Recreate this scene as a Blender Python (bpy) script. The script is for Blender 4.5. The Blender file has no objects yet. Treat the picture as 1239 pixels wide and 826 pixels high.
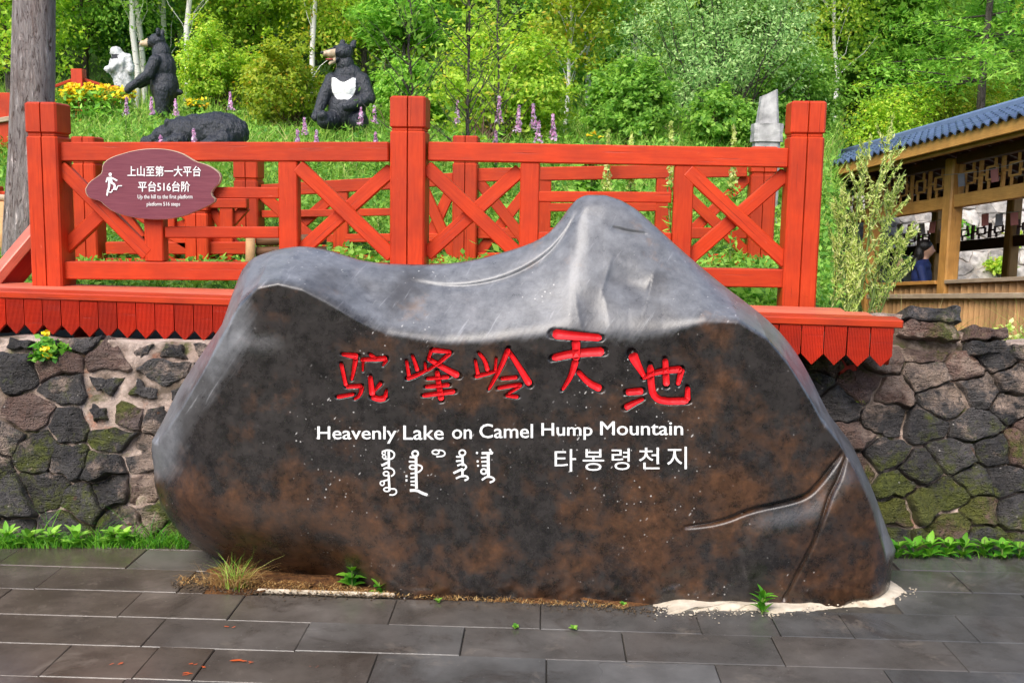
import bpy, bmesh, math, random
import numpy as np
from mathutils import Vector, Matrix, Euler, noise

# ------------------------------------------------------------------ camera, world, sun, exposure
S = bpy.context.scene
COL = S.collection
F, W, HH = 1300.0, 1239.0, 826.0
CAMZ = 1.65
PITCH = math.atan(173 / F)
ROLL = math.radians(1.0)
cam_d = bpy.data.cameras.new('camera')
cam_d.sensor_width = 36; cam_d.lens = 36 * F / W; cam_d.clip_end = 2000; cam_d.clip_start = 0.05
cam = bpy.data.objects.new('camera', cam_d); COL.objects.link(cam)
RC = Matrix.Rotation(math.pi / 2 - PITCH, 3, 'X') @ Matrix.Rotation(ROLL, 3, 'Z')
cam.matrix_world = Matrix.Translation((0, 0, CAMZ)) @ RC.to_4x4()
S.camera = cam

SUN_EL, SUN_AZ = math.radians(47), math.radians(206)   # azimuth clockwise from +Y: behind the viewer, to the left
world = bpy.data.worlds.new('World'); S.world = world; world.use_nodes = True
wn = world.node_tree
bg = wn.nodes['Background']
sky = wn.nodes.new('ShaderNodeTexSky'); sky.sky_type = 'NISHITA'; sky.sun_disc = False
sky.sun_elevation = SUN_EL; sky.sun_rotation = SUN_AZ
sky.air_density = 0.8; sky.dust_density = 4.0; sky.ozone_density = 0.4; sky.altitude = 800
wn.links.new(sky.outputs[0], bg.inputs[0]); bg.inputs[1].default_value = 0.15
sun_d = bpy.data.lights.new('sun', 'SUN'); sun_d.energy = 1.5; sun_d.angle = math.radians(38); sun_d.color = (1, 0.955, 0.89)
sun = bpy.data.objects.new('sun', sun_d); COL.objects.link(sun)
sd = Vector((math.sin(SUN_AZ) * math.cos(SUN_EL), math.cos(SUN_AZ) * math.cos(SUN_EL), math.sin(SUN_EL)))
sun.rotation_euler = sd.to_track_quat('Z', 'Y').to_euler(); sun.location = sd * 30
S.view_settings.view_transform = 'Standard'; S.view_settings.look = 'None'
S.view_settings.gamma = 1; S.view_settings.use_curve_mapping = False
S.view_settings.exposure = 1.25
S.cycles.use_denoising = True
S.cycles.max_bounces = 7; S.cycles.diffuse_bounces = 4; S.cycles.glossy_bounces = 3; S.cycles.transmission_bounces = 4

rng = random.Random(7)
nr = np.random.RandomState(11)

# ------------------------------------------------------------------ pixel rays
def ray(px, py):
    return RC @ Vector(((px - 619.5) / F, -(py - 413) / F, -1))
def onz(px, py, z=0.0):
    d = ray(px, py); t = (z - CAMZ) / d.z
    return Vector((d.x * t, d.y * t, z))
def ony(px, py, Y):
    d = ray(px, py); t = Y / d.y
    return Vector((d.x * t, Y, CAMZ + d.z * t))
def online(px, py, a, k):           # vertical plane Y = a + k X
    d = ray(px, py); t = a / (d.y - k * d.x)
    return Vector((d.x * t, d.y * t, CAMZ + d.z * t))

# ------------------------------------------------------------------ scene graph helpers
WM = {}
def link(o, parent=None, world=None):
    COL.objects.link(o)
    M = world if world is not None else Matrix.Identity(4)
    WM[o.name] = M.copy()
    if parent is not None:
        o.parent = parent
        o.matrix_parent_inverse = WM[parent.name].inverted()
    o.matrix_basis = M
    return o
def tag(o, label=None, cat=None, group=None, kind=None):
    if label: o['label'] = label
    if cat: o['category'] = cat
    if group: o['group'] = group
    if kind: o['kind'] = kind
    return o
def empty(name, loc, label=None, cat=None, group=None, rz=0.0):
    o = bpy.data.objects.new(name, None); o.empty_display_size = 0.1
    link(o, None, Matrix.Translation(Vector(loc)) @ Matrix.Rotation(rz, 4, 'Z'))
    return tag(o, label, cat, group)
def mesh_from(verts, faces, smooth=False):
    me = bpy.data.meshes.new('m')
    me.from_pydata([tuple(v) for v in verts], [], faces)
    if smooth: me.polygons.foreach_set('use_smooth', [True] * len(me.polygons))
    me.update(); return me
def mesh_np(V, Q, smooth=False):
    """V (n,3) float, Q (m,k) int: fast mesh"""
    me = bpy.data.meshes.new('m'); k = Q.shape[1]
    me.vertices.add(len(V)); me.vertices.foreach_set('co', np.ascontiguousarray(V, dtype=np.float32).ravel())
    me.loops.add(Q.size); me.loops.foreach_set('vertex_index', np.ascontiguousarray(Q, dtype=np.int32).ravel())
    me.polygons.add(len(Q)); me.polygons.foreach_set('loop_start', np.arange(0, Q.size, k, dtype=np.int32))
    if smooth: me.polygons.foreach_set('use_smooth', np.ones(len(Q), dtype=bool))
    me.update(calc_edges=True); me.validate()
    return me
def obj(name, me, mat, parent=None, world=None):
    o = bpy.data.objects.new(name, me)
    if mat is not None:
        for m in (mat if isinstance(mat, (list, tuple)) else [mat]): me.materials.append(m)
    return link(o, parent, world)
def frame(p, x, z=None):
    """matrix at p with local X along x and local Z near z"""
    x = Vector(x).normalized(); z = Vector(z if z is not None else (0, 0, 1))
    y = z.cross(x)
    if y.length < 1e-5: y = Vector((0, 1, 0)).cross(x)
    y.normalize(); z = x.cross(y).normalized()
    M = Matrix((x, y, z)).transposed().to_4x4(); M.translation = Vector(p); return M
def beam_mesh(L, ty, tz, c=0.006, notch=0.0):
    """chamfered bar along local X from 0 to L; notch = V split in the -Y face"""
    a, b = ty / 2, tz / 2
    pr = [(-a, -b + c), (-a + c, -b), (a - c, -b), (a, -b + c), (a, b - c), (a - c, b), (-a + c, b), (-a, b - c)]
    if notch: pr += [(-a, notch * 0.5), (-a + notch * 2.2, notch * 0.1), (-a, -notch * 0.5)]
    n = len(pr); e = min(c, L * 0.2)
    V = []; 
    for x, s in ((0, 1 - 2 * c / max(ty, tz)), (e, 1), (L - e, 1), (L, 1 - 2 * c / max(ty, tz))):
        V += [(x, y * s, z * s) for y, z in pr]
    Fs = []
    for r in range(3):
        for i in range(n):
            j = (i + 1) % n
            Fs.append((r * n + i, r * n + j, (r + 1) * n + j, (r + 1) * n + i))
    Fs.append(tuple(range(n))[::-1]); Fs.append(tuple(range(3 * n, 4 * n)))
    me = mesh_from(V, Fs)
    bm = bmesh.new(); bm.from_mesh(me); bmesh.ops.recalc_face_normals(bm, faces=bm.faces); bm.to_mesh(me); bm.free()
    return me
def beam(name, p0, p1, ty, tz, mat, parent=None, up=None, c=0.006, notch=0.0):
    p0, p1 = Vector(p0), Vector(p1)
    return obj(name, beam_mesh((p1 - p0).length, ty, tz, c, notch), mat, parent, frame(p0, p1 - p0, up))
def box_verts(x0, x1, y0, y1, z0, z1):
    V = [(x0, y0, z0), (x1, y0, z0), (x1, y1, z0), (x0, y1, z0), (x0, y0, z1), (x1, y0, z1), (x1, y1, z1), (x0, y1, z1)]
    Q = [(0, 3, 2, 1), (4, 5, 6, 7), (0, 1, 5, 4), (1, 2, 6, 5), (2, 3, 7, 6), (3, 0, 4, 7)]
    return V, Q
class MB:
    def __init__(s): s.V = []; s.F = []
    def add(s, V, Q):
        o = len(s.V); s.V += [tuple(v) for v in V]; s.F += [tuple(i + o for i in q) for q in Q]; return s
    def box(s, *a): return s.add(*box_verts(*a))
    def bar(s, p0, p1, ty, tz, up=None):
        p0, p1 = Vector(p0), Vector(p1); M = frame(p0, p1 - p0, up); L = (p1 - p0).length
        V, Q = box_verts(0, L, -ty / 2, ty / 2, -tz / 2, tz / 2)
        return s.add([M @ Vector(v) for v in V], Q)
    def tube(s, pts, r0, r1, n=6, cap=True):
        pts = [Vector(p) for p in pts]; V = []; Q = []; m = len(pts)
        ref = Vector((0.31, 0.95, 0.1)).normalized()
        for i, p in enumerate(pts):
            d = (pts[min(i + 1, m - 1)] - pts[max(i - 1, 0)]).normalized()
            a = d.cross(ref)
            if a.length < 1e-4: a = d.cross(Vector((1, 0, 0)))
            a.normalize(); b = d.cross(a)
            t = i / max(1, m - 1); r = r0 + (r1 - r0) * t
            for k in range(n):
                A = 2 * math.pi * k / n; V.append(p + (a * math.cos(A) + b * math.sin(A)) * r)
        for i in range(m - 1):
            for k in range(n):
                Q.append((i * n + k, i * n + (k + 1) % n, (i + 1) * n + (k + 1) % n, (i + 1) * n + k))
        if cap: Q.append(tuple(range(n))[::-1]); Q.append(tuple(range((m - 1) * n, m * n)))
        return s.add(V, Q)
    def mesh(s, smooth=False): return mesh_from(s.V, s.F, smooth)
    def build(s, name, mat, parent=None, smooth=False, world=None): return obj(name, s.mesh(smooth), mat, parent, world)

# ------------------------------------------------------------------ materials
class NT:
    def __init__(s, name):
        s.m = bpy.data.materials.new(name); s.m.use_nodes = True; s.t = s.m.node_tree
        s.b = s.t.nodes['Principled BSDF']; s.out = s.t.nodes['Material Output']
    def n(s, typ, props=None, **inp):
        nd = s.t.nodes.new('ShaderNode' + typ)
        for k, v in (props or {}).items(): setattr(nd, k, v)
        for k, v in inp.items():
            k = k.replace('_', ' ') if k.replace('_', ' ') in nd.inputs else k
            s.set(nd.inputs[int(k[1:])] if k[0] == 'i' and k[1:].isdigit() else nd.inputs[k], v)
        return nd
    def set(s, sock, v):
        if hasattr(v, 'is_output'): s.t.links.new(v, sock)
        elif hasattr(v, 'outputs'): s.t.links.new(v.outputs[0], sock)
        else:
            if isinstance(v, tuple) and len(v) == 3 and sock.type == 'RGBA': v = v + (1,)
            sock.default_value = v
    def coords(s, stretch=(1, 1, 1), rnd=True, kind='Object'):
        tc = s.n('TexCoord'); v = tc.outputs[kind]
        if rnd:
            oi = s.n('ObjectInfo'); mu = s.n('VectorMath', {'operation': 'SCALE'}, i0=(13.1, 7.7, 5.3))
            s.t.links.new(oi.outputs['Random'], mu.inputs['Scale'])
            ad = s.n('VectorMath', {'operation': 'ADD'}, i0=v, i1=mu.outputs[0]); v = ad.outputs[0]
        mp = s.n('Mapping', Vector=v, Scale=stretch)
        return mp.outputs[0]
    def noise(s, vec, scale, detail=4, rough=0.55, dist=0.0):
        return s.n('TexNoise', None, Vector=vec, Scale=scale, Detail=detail, Roughness=rough, Distortion=dist).outputs[0]
    def ramp(s, fac, stops, interp='LINEAR'):
        r = s.n('ValToRGB', None, Fac=fac); cr = r.color_ramp; cr.interpolation = interp
        while len(cr.elements) < len(stops): cr.elements.new(0.5)
        for e, (p, c) in zip(cr.elements, stops):
            e.position = p; e.color = (c + (1,)) if isinstance(c, tuple) else (c, c, c, 1)
        return r.outputs[0]
    def mix(s, fac, a, b, mode='MIX'):
        m = s.n('MixRGB', {'blend_type': mode}); s.set(m.inputs[0], fac); s.set(m.inputs[1], a); s.set(m.inputs[2], b); return m.outputs[0]
    def math(s, op, a, b=0.0, clamp=False):
        m = s.n('Math', {'operation': op, 'use_clamp': clamp}); s.set(m.inputs[0], a); s.set(m.inputs[1], b); return m.outputs[0]
    def hsv(s, col, v=1.0, sat=1.0, hue=0.5):
        return s.n('HueSaturation', None, Color=col, Value=v, Saturation=sat, Hue=hue).outputs[0]
    def rnd(s): return s.n('ObjectInfo').outputs['Random']
    def bump(s, h, strength=0.3, dist=0.01, normal=None):
        b = s.n('Bump', None, Height=h, Strength=strength, Distance=dist)
        if normal is not None: s.set(b.inputs['Normal'], normal)
        return b.outputs[0]
    def done(s, col, rough=0.5, normal=None, spec=0.5, coat=0.0, coat_rough=0.2, metal=0.0):
        s.set(s.b.inputs['Base Color'], col); s.set(s.b.inputs['Roughness'], rough)
        s.set(s.b.inputs['Specular IOR Level'], spec); s.set(s.b.inputs['Coat Weight'], coat)
        s.set(s.b.inputs['Coat Roughness'], coat_rough); s.set(s.b.inputs['Metallic'], metal)
        if normal is not None: s.set(s.b.inputs['Normal'], normal); 
        return s.m

def wood_paint(name, c1, c2, crack=0.5, rough=0.36, worn=None, spec=0.5, var=0.12):
    t = NT(name); v = t.coords((1.2, 14, 14)); g = t.noise(v, 6, 5, 0.6, 0.3)
    v2 = t.coords((1, 1, 1)); blot = t.noise(v2, 5, 3)
    col = t.mix(t.ramp(g, [(0.3, 0.0), (0.72, 1.0)]), c1, c2)
    col = t.mix(t.math('MULTIPLY', t.ramp(blot, [(0.35, 0.0), (0.72, 1.0)]), 0.5), col, tuple(x * 0.5 for x in c1))
    if worn:
        vw = t.coords((1.5, 5, 5)); w = t.noise(vw, 9, 6, 0.7)
        col = t.mix(t.ramp(w, [(0.66, 0.0), (0.78, 0.6)]), col, worn)
    rv = t.math('ADD', t.math('MULTIPLY', t.rnd(), 2 * var), 1 - var)
    col = t.hsv(col, rv)
    vc = t.coords((0.5, 22, 22)); c = t.noise(vc, 4, 3, 0.6)
    cr = t.ramp(c, [(0.3, 0.0), (0.36, 1.0)])
    col = t.mix(t.math('MULTIPLY', t.math('SUBTRACT', 1.0, cr), crack), col, tuple(x * 0.3 for x in c1))
    h = t.math('ADD', t.math('MULTIPLY', g, 0.35), cr)
    r = t.math('ADD', t.math('MULTIPLY', blot, 0.25), rough - 0.12)
    return t.done(col, r, t.bump(h, 0.3, 0.004), spec)
def leafmat(name, dark, mid, light, trans=0.35, rough=0.5, extra=None):
    t = NT(name); g = t.n('NewGeometry'); stops = [(0.0, dark), (0.45, mid), (0.9, light)]
    if extra: stops = [(0.0, dark), (0.4, mid), (0.9, light), (0.97, extra)]
    col = t.ramp(g.outputs['Random Per Island'], stops)
    col = t.hsv(col, t.math('ADD', t.math('MULTIPLY', t.rnd(), 0.3), 0.85))
    t.done(col, rough, None, 0.3)
    tr = t.n('BsdfTranslucent', None, Color=t.hsv(col, 1.25, 1.05, 0.488))
    mx = t.n('MixShader', None, Fac=trans); t.t.links.new(t.b.outputs[0], mx.inputs[1]); t.t.links.new(tr.outputs[0], mx.inputs[2])
    t.t.links.new(mx.outputs[0], t.out.inputs[0]); return t.m
def plain(name, c1, c2=None, scale=6, rough=0.6, bump=0.2, spec=0.4, stretch=(1, 1, 1), dist=0.01, detail=5, var=0.0, coat=0.0):
    t = NT(name); v = t.coords(stretch); nz = t.noise(v, scale, detail, 0.6)
    col = t.mix(t.ramp(nz, [(0.32, 0.0), (0.68, 1.0)]), c1, c2 or c1)
    if var: col = t.hsv(col, t.math('ADD', t.math('MULTIPLY', t.rnd(), 2 * var), 1 - var))
    return t.done(col, rough, t.bump(nz, bump, dist), spec, coat)

M = {}
M['red'] = wood_paint('red_paint', (0.44, 0.031, 0.005), (0.56, 0.052, 0.009), 0.55, 0.46, (0.62, 0.17, 0.10), 0.35)
M['red_top'] = wood_paint('weathered_red_paint', (0.62, 0.13, 0.07), (0.72, 0.2, 0.12), 0.5, 0.42, (0.75, 0.5, 0.4))
M['fringe'] = wood_paint('fringe_red_paint', (0.40, 0.016, 0.004), (0.50, 0.028, 0.006), 0.2, 0.45, None, 0.35, 0.2)
M['timber'] = wood_paint('varnished_pine', (0.48, 0.22, 0.050), (0.64, 0.34, 0.095), 0.5, 0.45)
M['timber_dark'] = wood_paint('dark_stained_timber', (0.075, 0.022, 0.012), (0.13, 0.04, 0.02), 0.4, 0.5)
M['log'] = wood_paint('log_bark', (0.10, 0.045, 0.02), (0.19, 0.09, 0.04), 0.7, 0.7)
M['logend'] = wood_paint('cut_log', (0.45, 0.25, 0.1), (0.55, 0.33, 0.15), 0.4, 0.7)
M['plank'] = wood_paint('bare_plank', (0.42, 0.22, 0.085), (0.58, 0.34, 0.15), 0.6, 0.65, var=0.25)
M['oldplank'] = wood_paint('grey_plank', (0.34, 0.25, 0.16), (0.48, 0.38, 0.27), 0.6, 0.7)
M['white'] = plain('white_paint', (0.82, 0.82, 0.80), (0.74, 0.74, 0.72), 30, 0.5, 0.1)
M['carvered'] = plain('carved_red_paint', (0.66, 0.010, 0.016), (0.74, 0.02, 0.026), 22, 0.5, 0.5, 0.3)
M['cream'] = plain('cream_concrete', (0.40, 0.33, 0.24), (0.66, 0.58, 0.46), 14, 0.85, 0.9, 0.2, detail=9)
M['greystone'] = plain('carved_grey_stone', (0.20, 0.195, 0.19), (0.50, 0.49, 0.47), 7, 0.8, 0.5, 0.3)
M['black'] = plain('bear_black', (0.006, 0.007, 0.010), (0.032, 0.036, 0.046), 46, 0.40, 1.0, 0.5, (1, 1, 0.35), 0.02)
M['tan'] = plain('bear_muzzle_tan', (0.42, 0.30, 0.18), (0.55, 0.42, 0.28), 12, 0.5, 0.2)
M['bearwhite'] = plain('bear_chest_white', (0.80, 0.80, 0.78), (0.7, 0.7, 0.68), 18, 0.6, 0.4)
M['pale'] = plain('pale_statue', (0.34, 0.345, 0.33), (0.66, 0.66, 0.64), 14, 0.7, 0.8, 0.3, dist=0.02)
M['mouth'] = plain('mouth_pink', (0.35, 0.07, 0.06), None, 6, 0.4, 0.1)
M['navy'] = plain('navy_cloth', (0.008, 0.018, 0.08), (0.018, 0.035, 0.14), 14, 0.7, 0.3)
M['dark_cloth'] = plain('dark_cloth', (0.012, 0.012, 0.016), (0.03, 0.03, 0.036), 14, 0.8, 0.3)
M['hair'] = plain('black_hair', (0.006, 0.005, 0.006), (0.016, 0.013, 0.012), 40, 0.4, 0.4, 0.5, (8, 8, 1))
M['skin'] = plain('skin', (0.50, 0.29, 0.20), (0.55, 0.33, 0.24), 8, 0.5, 0.05)
M['mask'] = plain('mask_blue', (0.30, 0.55, 0.65), None, 8, 0.7, 0.1)
M['flagpink'] = plain('flag_pink', (0.30, 0.10, 0.09), (0.4, 0.15, 0.13), 8, 0.8, 0.1)
M['flaggrey'] = plain('flag_grey', (0.17, 0.16, 0.18), (0.24, 0.22, 0.24), 8, 0.8, 0.1)
M['twine'] = plain('twine', (0.3, 0.28, 0.25), None, 8, 0.8, 0.1)
def _tile():
    t = NT('blue_glazed_tile'); v = t.coords((1, 1, 1)); nz = t.noise(v, 7, 5, 0.6)
    col = t.mix(nz, (0.075, 0.115, 0.21), (0.15, 0.205, 0.33)); col = t.hsv(col, t.math('ADD', t.math('MULTIPLY', t.rnd(), 0.4), 0.8))
    return t.done(col, 0.38, t.bump(nz, 0.2, 0.006), 0.5)
M['tile'] = _tile()
def _bark(name, c1, c2, c3, sc=1.0):
    t = NT(name); v = t.coords((9 * sc, 9 * sc, 1.6 * sc), False); a = t.noise(v, 3.0, 6, 0.65, 0.6)
    v2 = t.coords((15 * sc, 15 * sc, 3.2 * sc), False); b = t.noise(v2, 2.6, 7, 0.75, 0.8)
    col = t.mix(t.ramp(a, [(0.3, 0.0), (0.7, 1.0)]), c1, c2); col = t.mix(t.ramp(b, [(0.36, 1.0), (0.47, 0.0)]), col, c3)
    h = t.math('ADD', a, t.ramp(b, [(0.34, 0.0), (0.6, 1.0)]))
    return t.done(col, 0.85, t.bump(h, 1.0, 0.035), 0.2)
M['larchbark'] = _bark('larch_bark', (0.32, 0.245, 0.215), (0.64, 0.58, 0.55), (0.10, 0.06, 0.045))
M['greybark'] = _bark('grey_bark', (0.10, 0.08, 0.065), (0.22, 0.19, 0.165), (0.04, 0.03, 0.022))
def _birch():
    t = NT('birch_bark'); v = t.coords((3, 3, 14), False); a = t.noise(v, 2.2, 4, 0.7)
    v2 = t.coords((1, 1, 1), False); b = t.noise(v2, 3, 3)
    col = t.mix(b, (0.62, 0.58, 0.52), (0.78, 0.76, 0.72)); col = t.mix(t.ramp(a, [(0.58, 0.0), (0.66, 1.0)]), col, (0.05, 0.04, 0.035))
    return t.done(col, 0.7, None, 0.3)
M['birchbark'] = _birch()
M['stem'] = plain('green_stem', (0.10, 0.17, 0.03), (0.16, 0.22, 0.05), 8, 0.6, 0.1)
M['twig'] = plain('brown_twig', (0.10, 0.06, 0.035), (0.16, 0.1, 0.06), 8, 0.8, 0.2)
M['lf_green'] = leafmat('leaf_green', (0.090, 0.240, 0.024), (0.216, 0.456, 0.054), (0.408, 0.660, 0.108), 0.5)
M['lf_lime'] = leafmat('leaf_lime', (0.157, 0.325, 0.027), (0.358, 0.582, 0.050), (0.582, 0.750, 0.101), 0.5, 0.5, (0.672, 0.616, 0.078))
M['lf_yellow'] = leafmat('leaf_yellow_green', (0.160, 0.290, 0.024), (0.360, 0.510, 0.040), (0.560, 0.640, 0.070), 0.5, 0.5, (0.660, 0.460, 0.050))
M['lf_willow'] = leafmat('leaf_willow', (0.096, 0.240, 0.054), (0.252, 0.456, 0.120), (0.504, 0.672, 0.264), 0.4)
M['lf_dark'] = leafmat('leaf_dark', (0.045, 0.165, 0.033), (0.112, 0.315, 0.063), (0.210, 0.480, 0.098), 0.4)
M['lf_larch'] = leafmat('needles_larch', (0.103, 0.276, 0.029), (0.230, 0.506, 0.063), (0.414, 0.690, 0.115), 0.48)
M['lf_weed'] = leafmat('leaf_weed', (0.070, 0.233, 0.023), (0.186, 0.435, 0.047), (0.373, 0.652, 0.093), 0.35)
M['lf_art'] = leafmat('leaf_artemisia', (0.30, 0.44, 0.07), (0.54, 0.66, 0.16), (0.72, 0.75, 0.32), 0.45)
M['lf_bright'] = leafmat('leaf_bright', (0.030, 0.170, 0.012), (0.090, 0.300, 0.020), (0.200, 0.440, 0.040), 0.35)
M['grass'] = leafmat('grass_blade', (0.078, 0.233, 0.023), (0.233, 0.466, 0.054), (0.497, 0.683, 0.124), 0.35, 0.5, (0.699, 0.621, 0.248))
M['drygrass'] = leafmat('dry_grass', (0.160, 0.075, 0.022), (0.320, 0.170, 0.050), (0.500, 0.340, 0.140), 0.2)
M['yel'] = leafmat('petal_yellow', (0.650, 0.330, 0.000), (0.750, 0.550, 0.005), (0.750, 0.680, 0.020), 0.2)
M['pink'] = leafmat('petal_pink', (0.500, 0.200, 0.380), (0.720, 0.380, 0.580), (0.750, 0.600, 0.740), 0.3)

# ------------------------------------------------------------------ ground, hillside
def smooth(a, b, x):
    t = np.clip((x - a) / (b - a), 0, 1); return t * t * (3 - 2 * t)
PY = [5.3, 6.0, 8.5, 10, 13, 17, 25, 45, 90, 200]
PZ = [0.82, 0.98, 1.08, 1.36, 1.86, 2.42, 3.7, 9.2, 36, 90]
LY = [5.3, 6.2, 8.5, 11, 21, 23.5, 30, 45, 90, 200]
LZ = [0.88, 0.80, 0.1, -0.12, -0.12, 1.7, 4.2, 9.2, 36, 90]
def Hn(X, Y):
    X = np.asarray(X, float); Y = np.asarray(Y, float)
    hi = np.interp(Y, PY, PZ); lo = np.interp(Y, LY, LZ)
    w = smooth(0.285, 0.335, X / Y); h = hi * (1 - w) + lo * w
    return h + 0.05 * np.sin(X * 1.9 + Y * 0.7) * smooth(6.5, 9, Y) + 0.04 * np.sin(X * 0.8 - Y * 1.7) * smooth(6.5, 9, Y)
def H(x, y): return float(Hn(x, y))

def ground_material():
    t = NT('soil'); v = t.coords((1, 1, 1), False); a = t.noise(v, 3, 8, 0.65)
    return t.done(t.mix(a, (0.05, 0.035, 0.022), (0.12, 0.085, 0.055)), 0.9, t.bump(a, 0.5, 0.02), 0.2)
M['soil'] = ground_material()
def hill_material():
    t = NT('meadow_ground'); v = t.coords((1, 1, 1), False); a = t.noise(v, 2.2, 8, 0.65)
    return t.done(t.mix(t.ramp(a, [(0.3, 0.0), (0.7, 1.0)]), (0.022, 0.055, 0.010), (0.055, 0.11, 0.02)), 0.9, t.bump(a, 0.7, 0.06), 0.2)
M['hill'] = hill_material()
me = mesh_from([(-400, -400, -0.045), (400, -400, -0.045), (400, 500, -0.045), (-400, 500, -0.045)], [(0, 1, 2, 3)])
tag(obj('ground', me, M['soil']), kind='structure')
ys = np.concatenate([np.linspace(5.78, 20, 90), np.linspace(20.4, 60, 60), np.linspace(62, 200, 20)])
xs = np.linspace(-1, 1, 180)
YY = ys[:, None] * np.ones((1, 180)); XX = xs[None, :] * (YY * 1.15 + 1.6)
ZZ = Hn(XX, YY)
V = np.stack([XX, YY, ZZ], -1).reshape(-1, 3)
ii = (np.arange(len(ys) - 1)[:, None] * 180 + np.arange(179)[None, :]).ravel()
tag(obj('hillside', mesh_np(V, np.stack([ii, ii + 1, ii + 181, ii + 180], 1), True), M['hill']), kind='structure')

# ------------------------------------------------------------------ paving
def paver_mat():
    t = NT('wet_paving_stone'); tc = t.n('TexCoord'); g = t.n('NewGeometry'); v = g.outputs['Position']
    a = t.noise(v, 5, 7, 0.62); b = t.noise(v, 1.1, 3, 0.5); fine = t.noise(v, 130, 4, 0.7)
    grey = t.mix(t.ramp(a, [(0.3, 0.0), (0.7, 1.0)]), (0.095, 0.093, 0.087), (0.185, 0.180, 0.170))
    brown = t.mix(t.ramp(a, [(0.3, 0.0), (0.7, 1.0)]), (0.095, 0.072, 0.053), (0.185, 0.145, 0.112))
    sep = t.n('SeparateXYZ', None, Vector=v)
    fx = t.math('ADD', t.math('MULTIPLY', sep.outputs[0], -0.30), t.math('MULTIPLY', t.math('SUBTRACT', t.rnd(), 0.62), 0.8))
    col = t.mix(t.math('ADD', fx, b, True), grey, brown)
    col = t.hsv(col, t.math('ADD', t.math('MULTIPLY', t.rnd(), 0.36), 0.82))
    wet = t.ramp(t.math('ADD', b, t.math('MULTIPLY', t.rnd(), 0.22)), [(0.38, 0.0), (0.60, 1.0)])
    col = t.hsv(col, t.math('SUBTRACT', 1.0, t.math('MULTIPLY', wet, 0.48)))
    stn = t.noise(v, 2.7, 7, 0.7, 0.8); col = t.mix(t.math('MULTIPLY', t.ramp(stn, [(0.52, 0.0), (0.64, 1.0)]), 0.55), col, (0.035, 0.026, 0.02))
    col = t.mix(t.math('MULTIPLY', t.ramp(t.noise(v, 3.6, 8, 0.75, 0.5), [(0.58, 0.0), (0.70, 1.0)]), 0.5), col, (0.20, 0.165, 0.13))
    sc = t.n('TexVoronoi', None, Vector=v, Scale=26.0).outputs[0]
    col = t.mix(t.math('MULTIPLY', t.ramp(sc, [(0.03, 1.0), (0.07, 0.0)]), 0.5), col, (0.30, 0.28, 0.25))
    rough = t.math('SUBTRACT', 0.36, t.math('MULTIPLY', wet, 0.28))
    return t.done(col, rough, t.bump(t.math('ADD', t.math('MULTIPLY', fine, 0.5), a), 0.3, 0.004), 0.5)
M['paver'] = paver_mat()
pave = tag(empty('pavement', (0, 3.5, 0)), kind='structure')
me = mesh_from([(-9, -8, -0.012), (9, -8, -0.012), (9, 5.2, -0.012), (-9, 5.2, -0.012)], [(0, 1, 2, 3)])
tj = plain('paving_joint_sand', (0.03, 0.026, 0.02), (0.07, 0.06, 0.045), 20, 0.9, 0.5)
obj('joint_bed', me, tj, pave)
KP = -0.031; pu = Vector((1, KP, 0)).normalized(); pv = Vector((-KP, 1, 0)).normalized()
def uv_of(p): return p.dot(pu), p.dot(pv)
known = {0: [(163, 725), (297, 720), (475, 740), (654, 745), (844, 750), (938, 755), (1021, 752)],
         1: [(-20, 735), (190, 760), (366, 770), (559, 778), (755, 781), (938, 780), (1151, 788)],
         -1: [(60, 805), (178, 800), (249, 800), (454, 800), (661, 815), (866, 806), (1068, 808), (1240, 808)]}
V0 = 3.978; RH = 0.268
def hidden_by_rock(u0, u1, v0, v1):
    return v1 > 4.42 and v0 < 5.0 and u0 > -1.43 and u1 < 1.62
npav = 0
for r in range(-11, 5):                   # row r spans v V0 + (r)*RH .. +RH
    v0 = V0 + r * RH; v1 = v0 + RH
    if r == 4: v1 = 5.20
    key = {0: 0, -1: 1, -2: -1}.get(r)
    lim = 4.2
    if key is not None:
        js = sorted(uv_of(onz(*p))[0] for p in known[key])
        while js[0] > -lim: js.insert(0, js[0] - rng.uniform(0.45, 0.62))
        while js[-1] < lim: js.append(js[-1] + rng.uniform(0.45, 0.62))
    else:
        js = [-lim - rng.random() * 0.5]
        while js[-1] < lim: js.append(js[-1] + rng.choice([0.6, 0.6, 0.58, 0.42, 0.6, 0.3]))
    for u0, u1 in zip(js[:-1], js[1:]):
        if r >= 1 and -1.42 < (u0 + u1) / 2 < 1.6: 
            if r <= 2: 
                if u0 < -1.42: u1 = min(u1, -1.40)
                elif u1 > 1.66: u0 = max(u0, 1.64)
                else: continue
            else: continue
        g = 0.0016
        a0, a1, b0, b1 = u0 + g, u1 - g, v0 + g, v1 - g
        if a1 - a0 < 0.03: continue
        c = 0.0028; zt = rng.uniform(-0.0015, 0.0035)
        tl = [rng.uniform(-0.0012, 0.0012) for _ in range(4)]
        cx, cy = (a0 + a1) / 2, (b0 + b1) / 2
        ring = lambda d, z, k: [((a0 if i in (0, 3) else a1) - cx + (d if i in (0, 3) else -d), (b0 if i < 2 else b1) - cy + (d if i < 2 else -d), z + k * tl[i]) for i in range(4)]
        VV = ring(0, -0.03, 0) + ring(0, zt - c, 1) + ring(c, zt, 1)
        Q = []
        for L in (0, 4):
            for i in range(4):
                j = (i + 1) % 4; Q.append((L + i, L + j, L + 4 + j, L + 4 + i))
        Q.append((8, 9, 10, 11))
        p = pu * cx + pv * cy
        Mx = Matrix((pu, pv, Vector((0, 0, 1)))).transposed().to_4x4(); Mx.translation = p
        obj('paving_slab', mesh_from(VV, Q), M['paver'], pave, Mx); npav += 1
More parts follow.
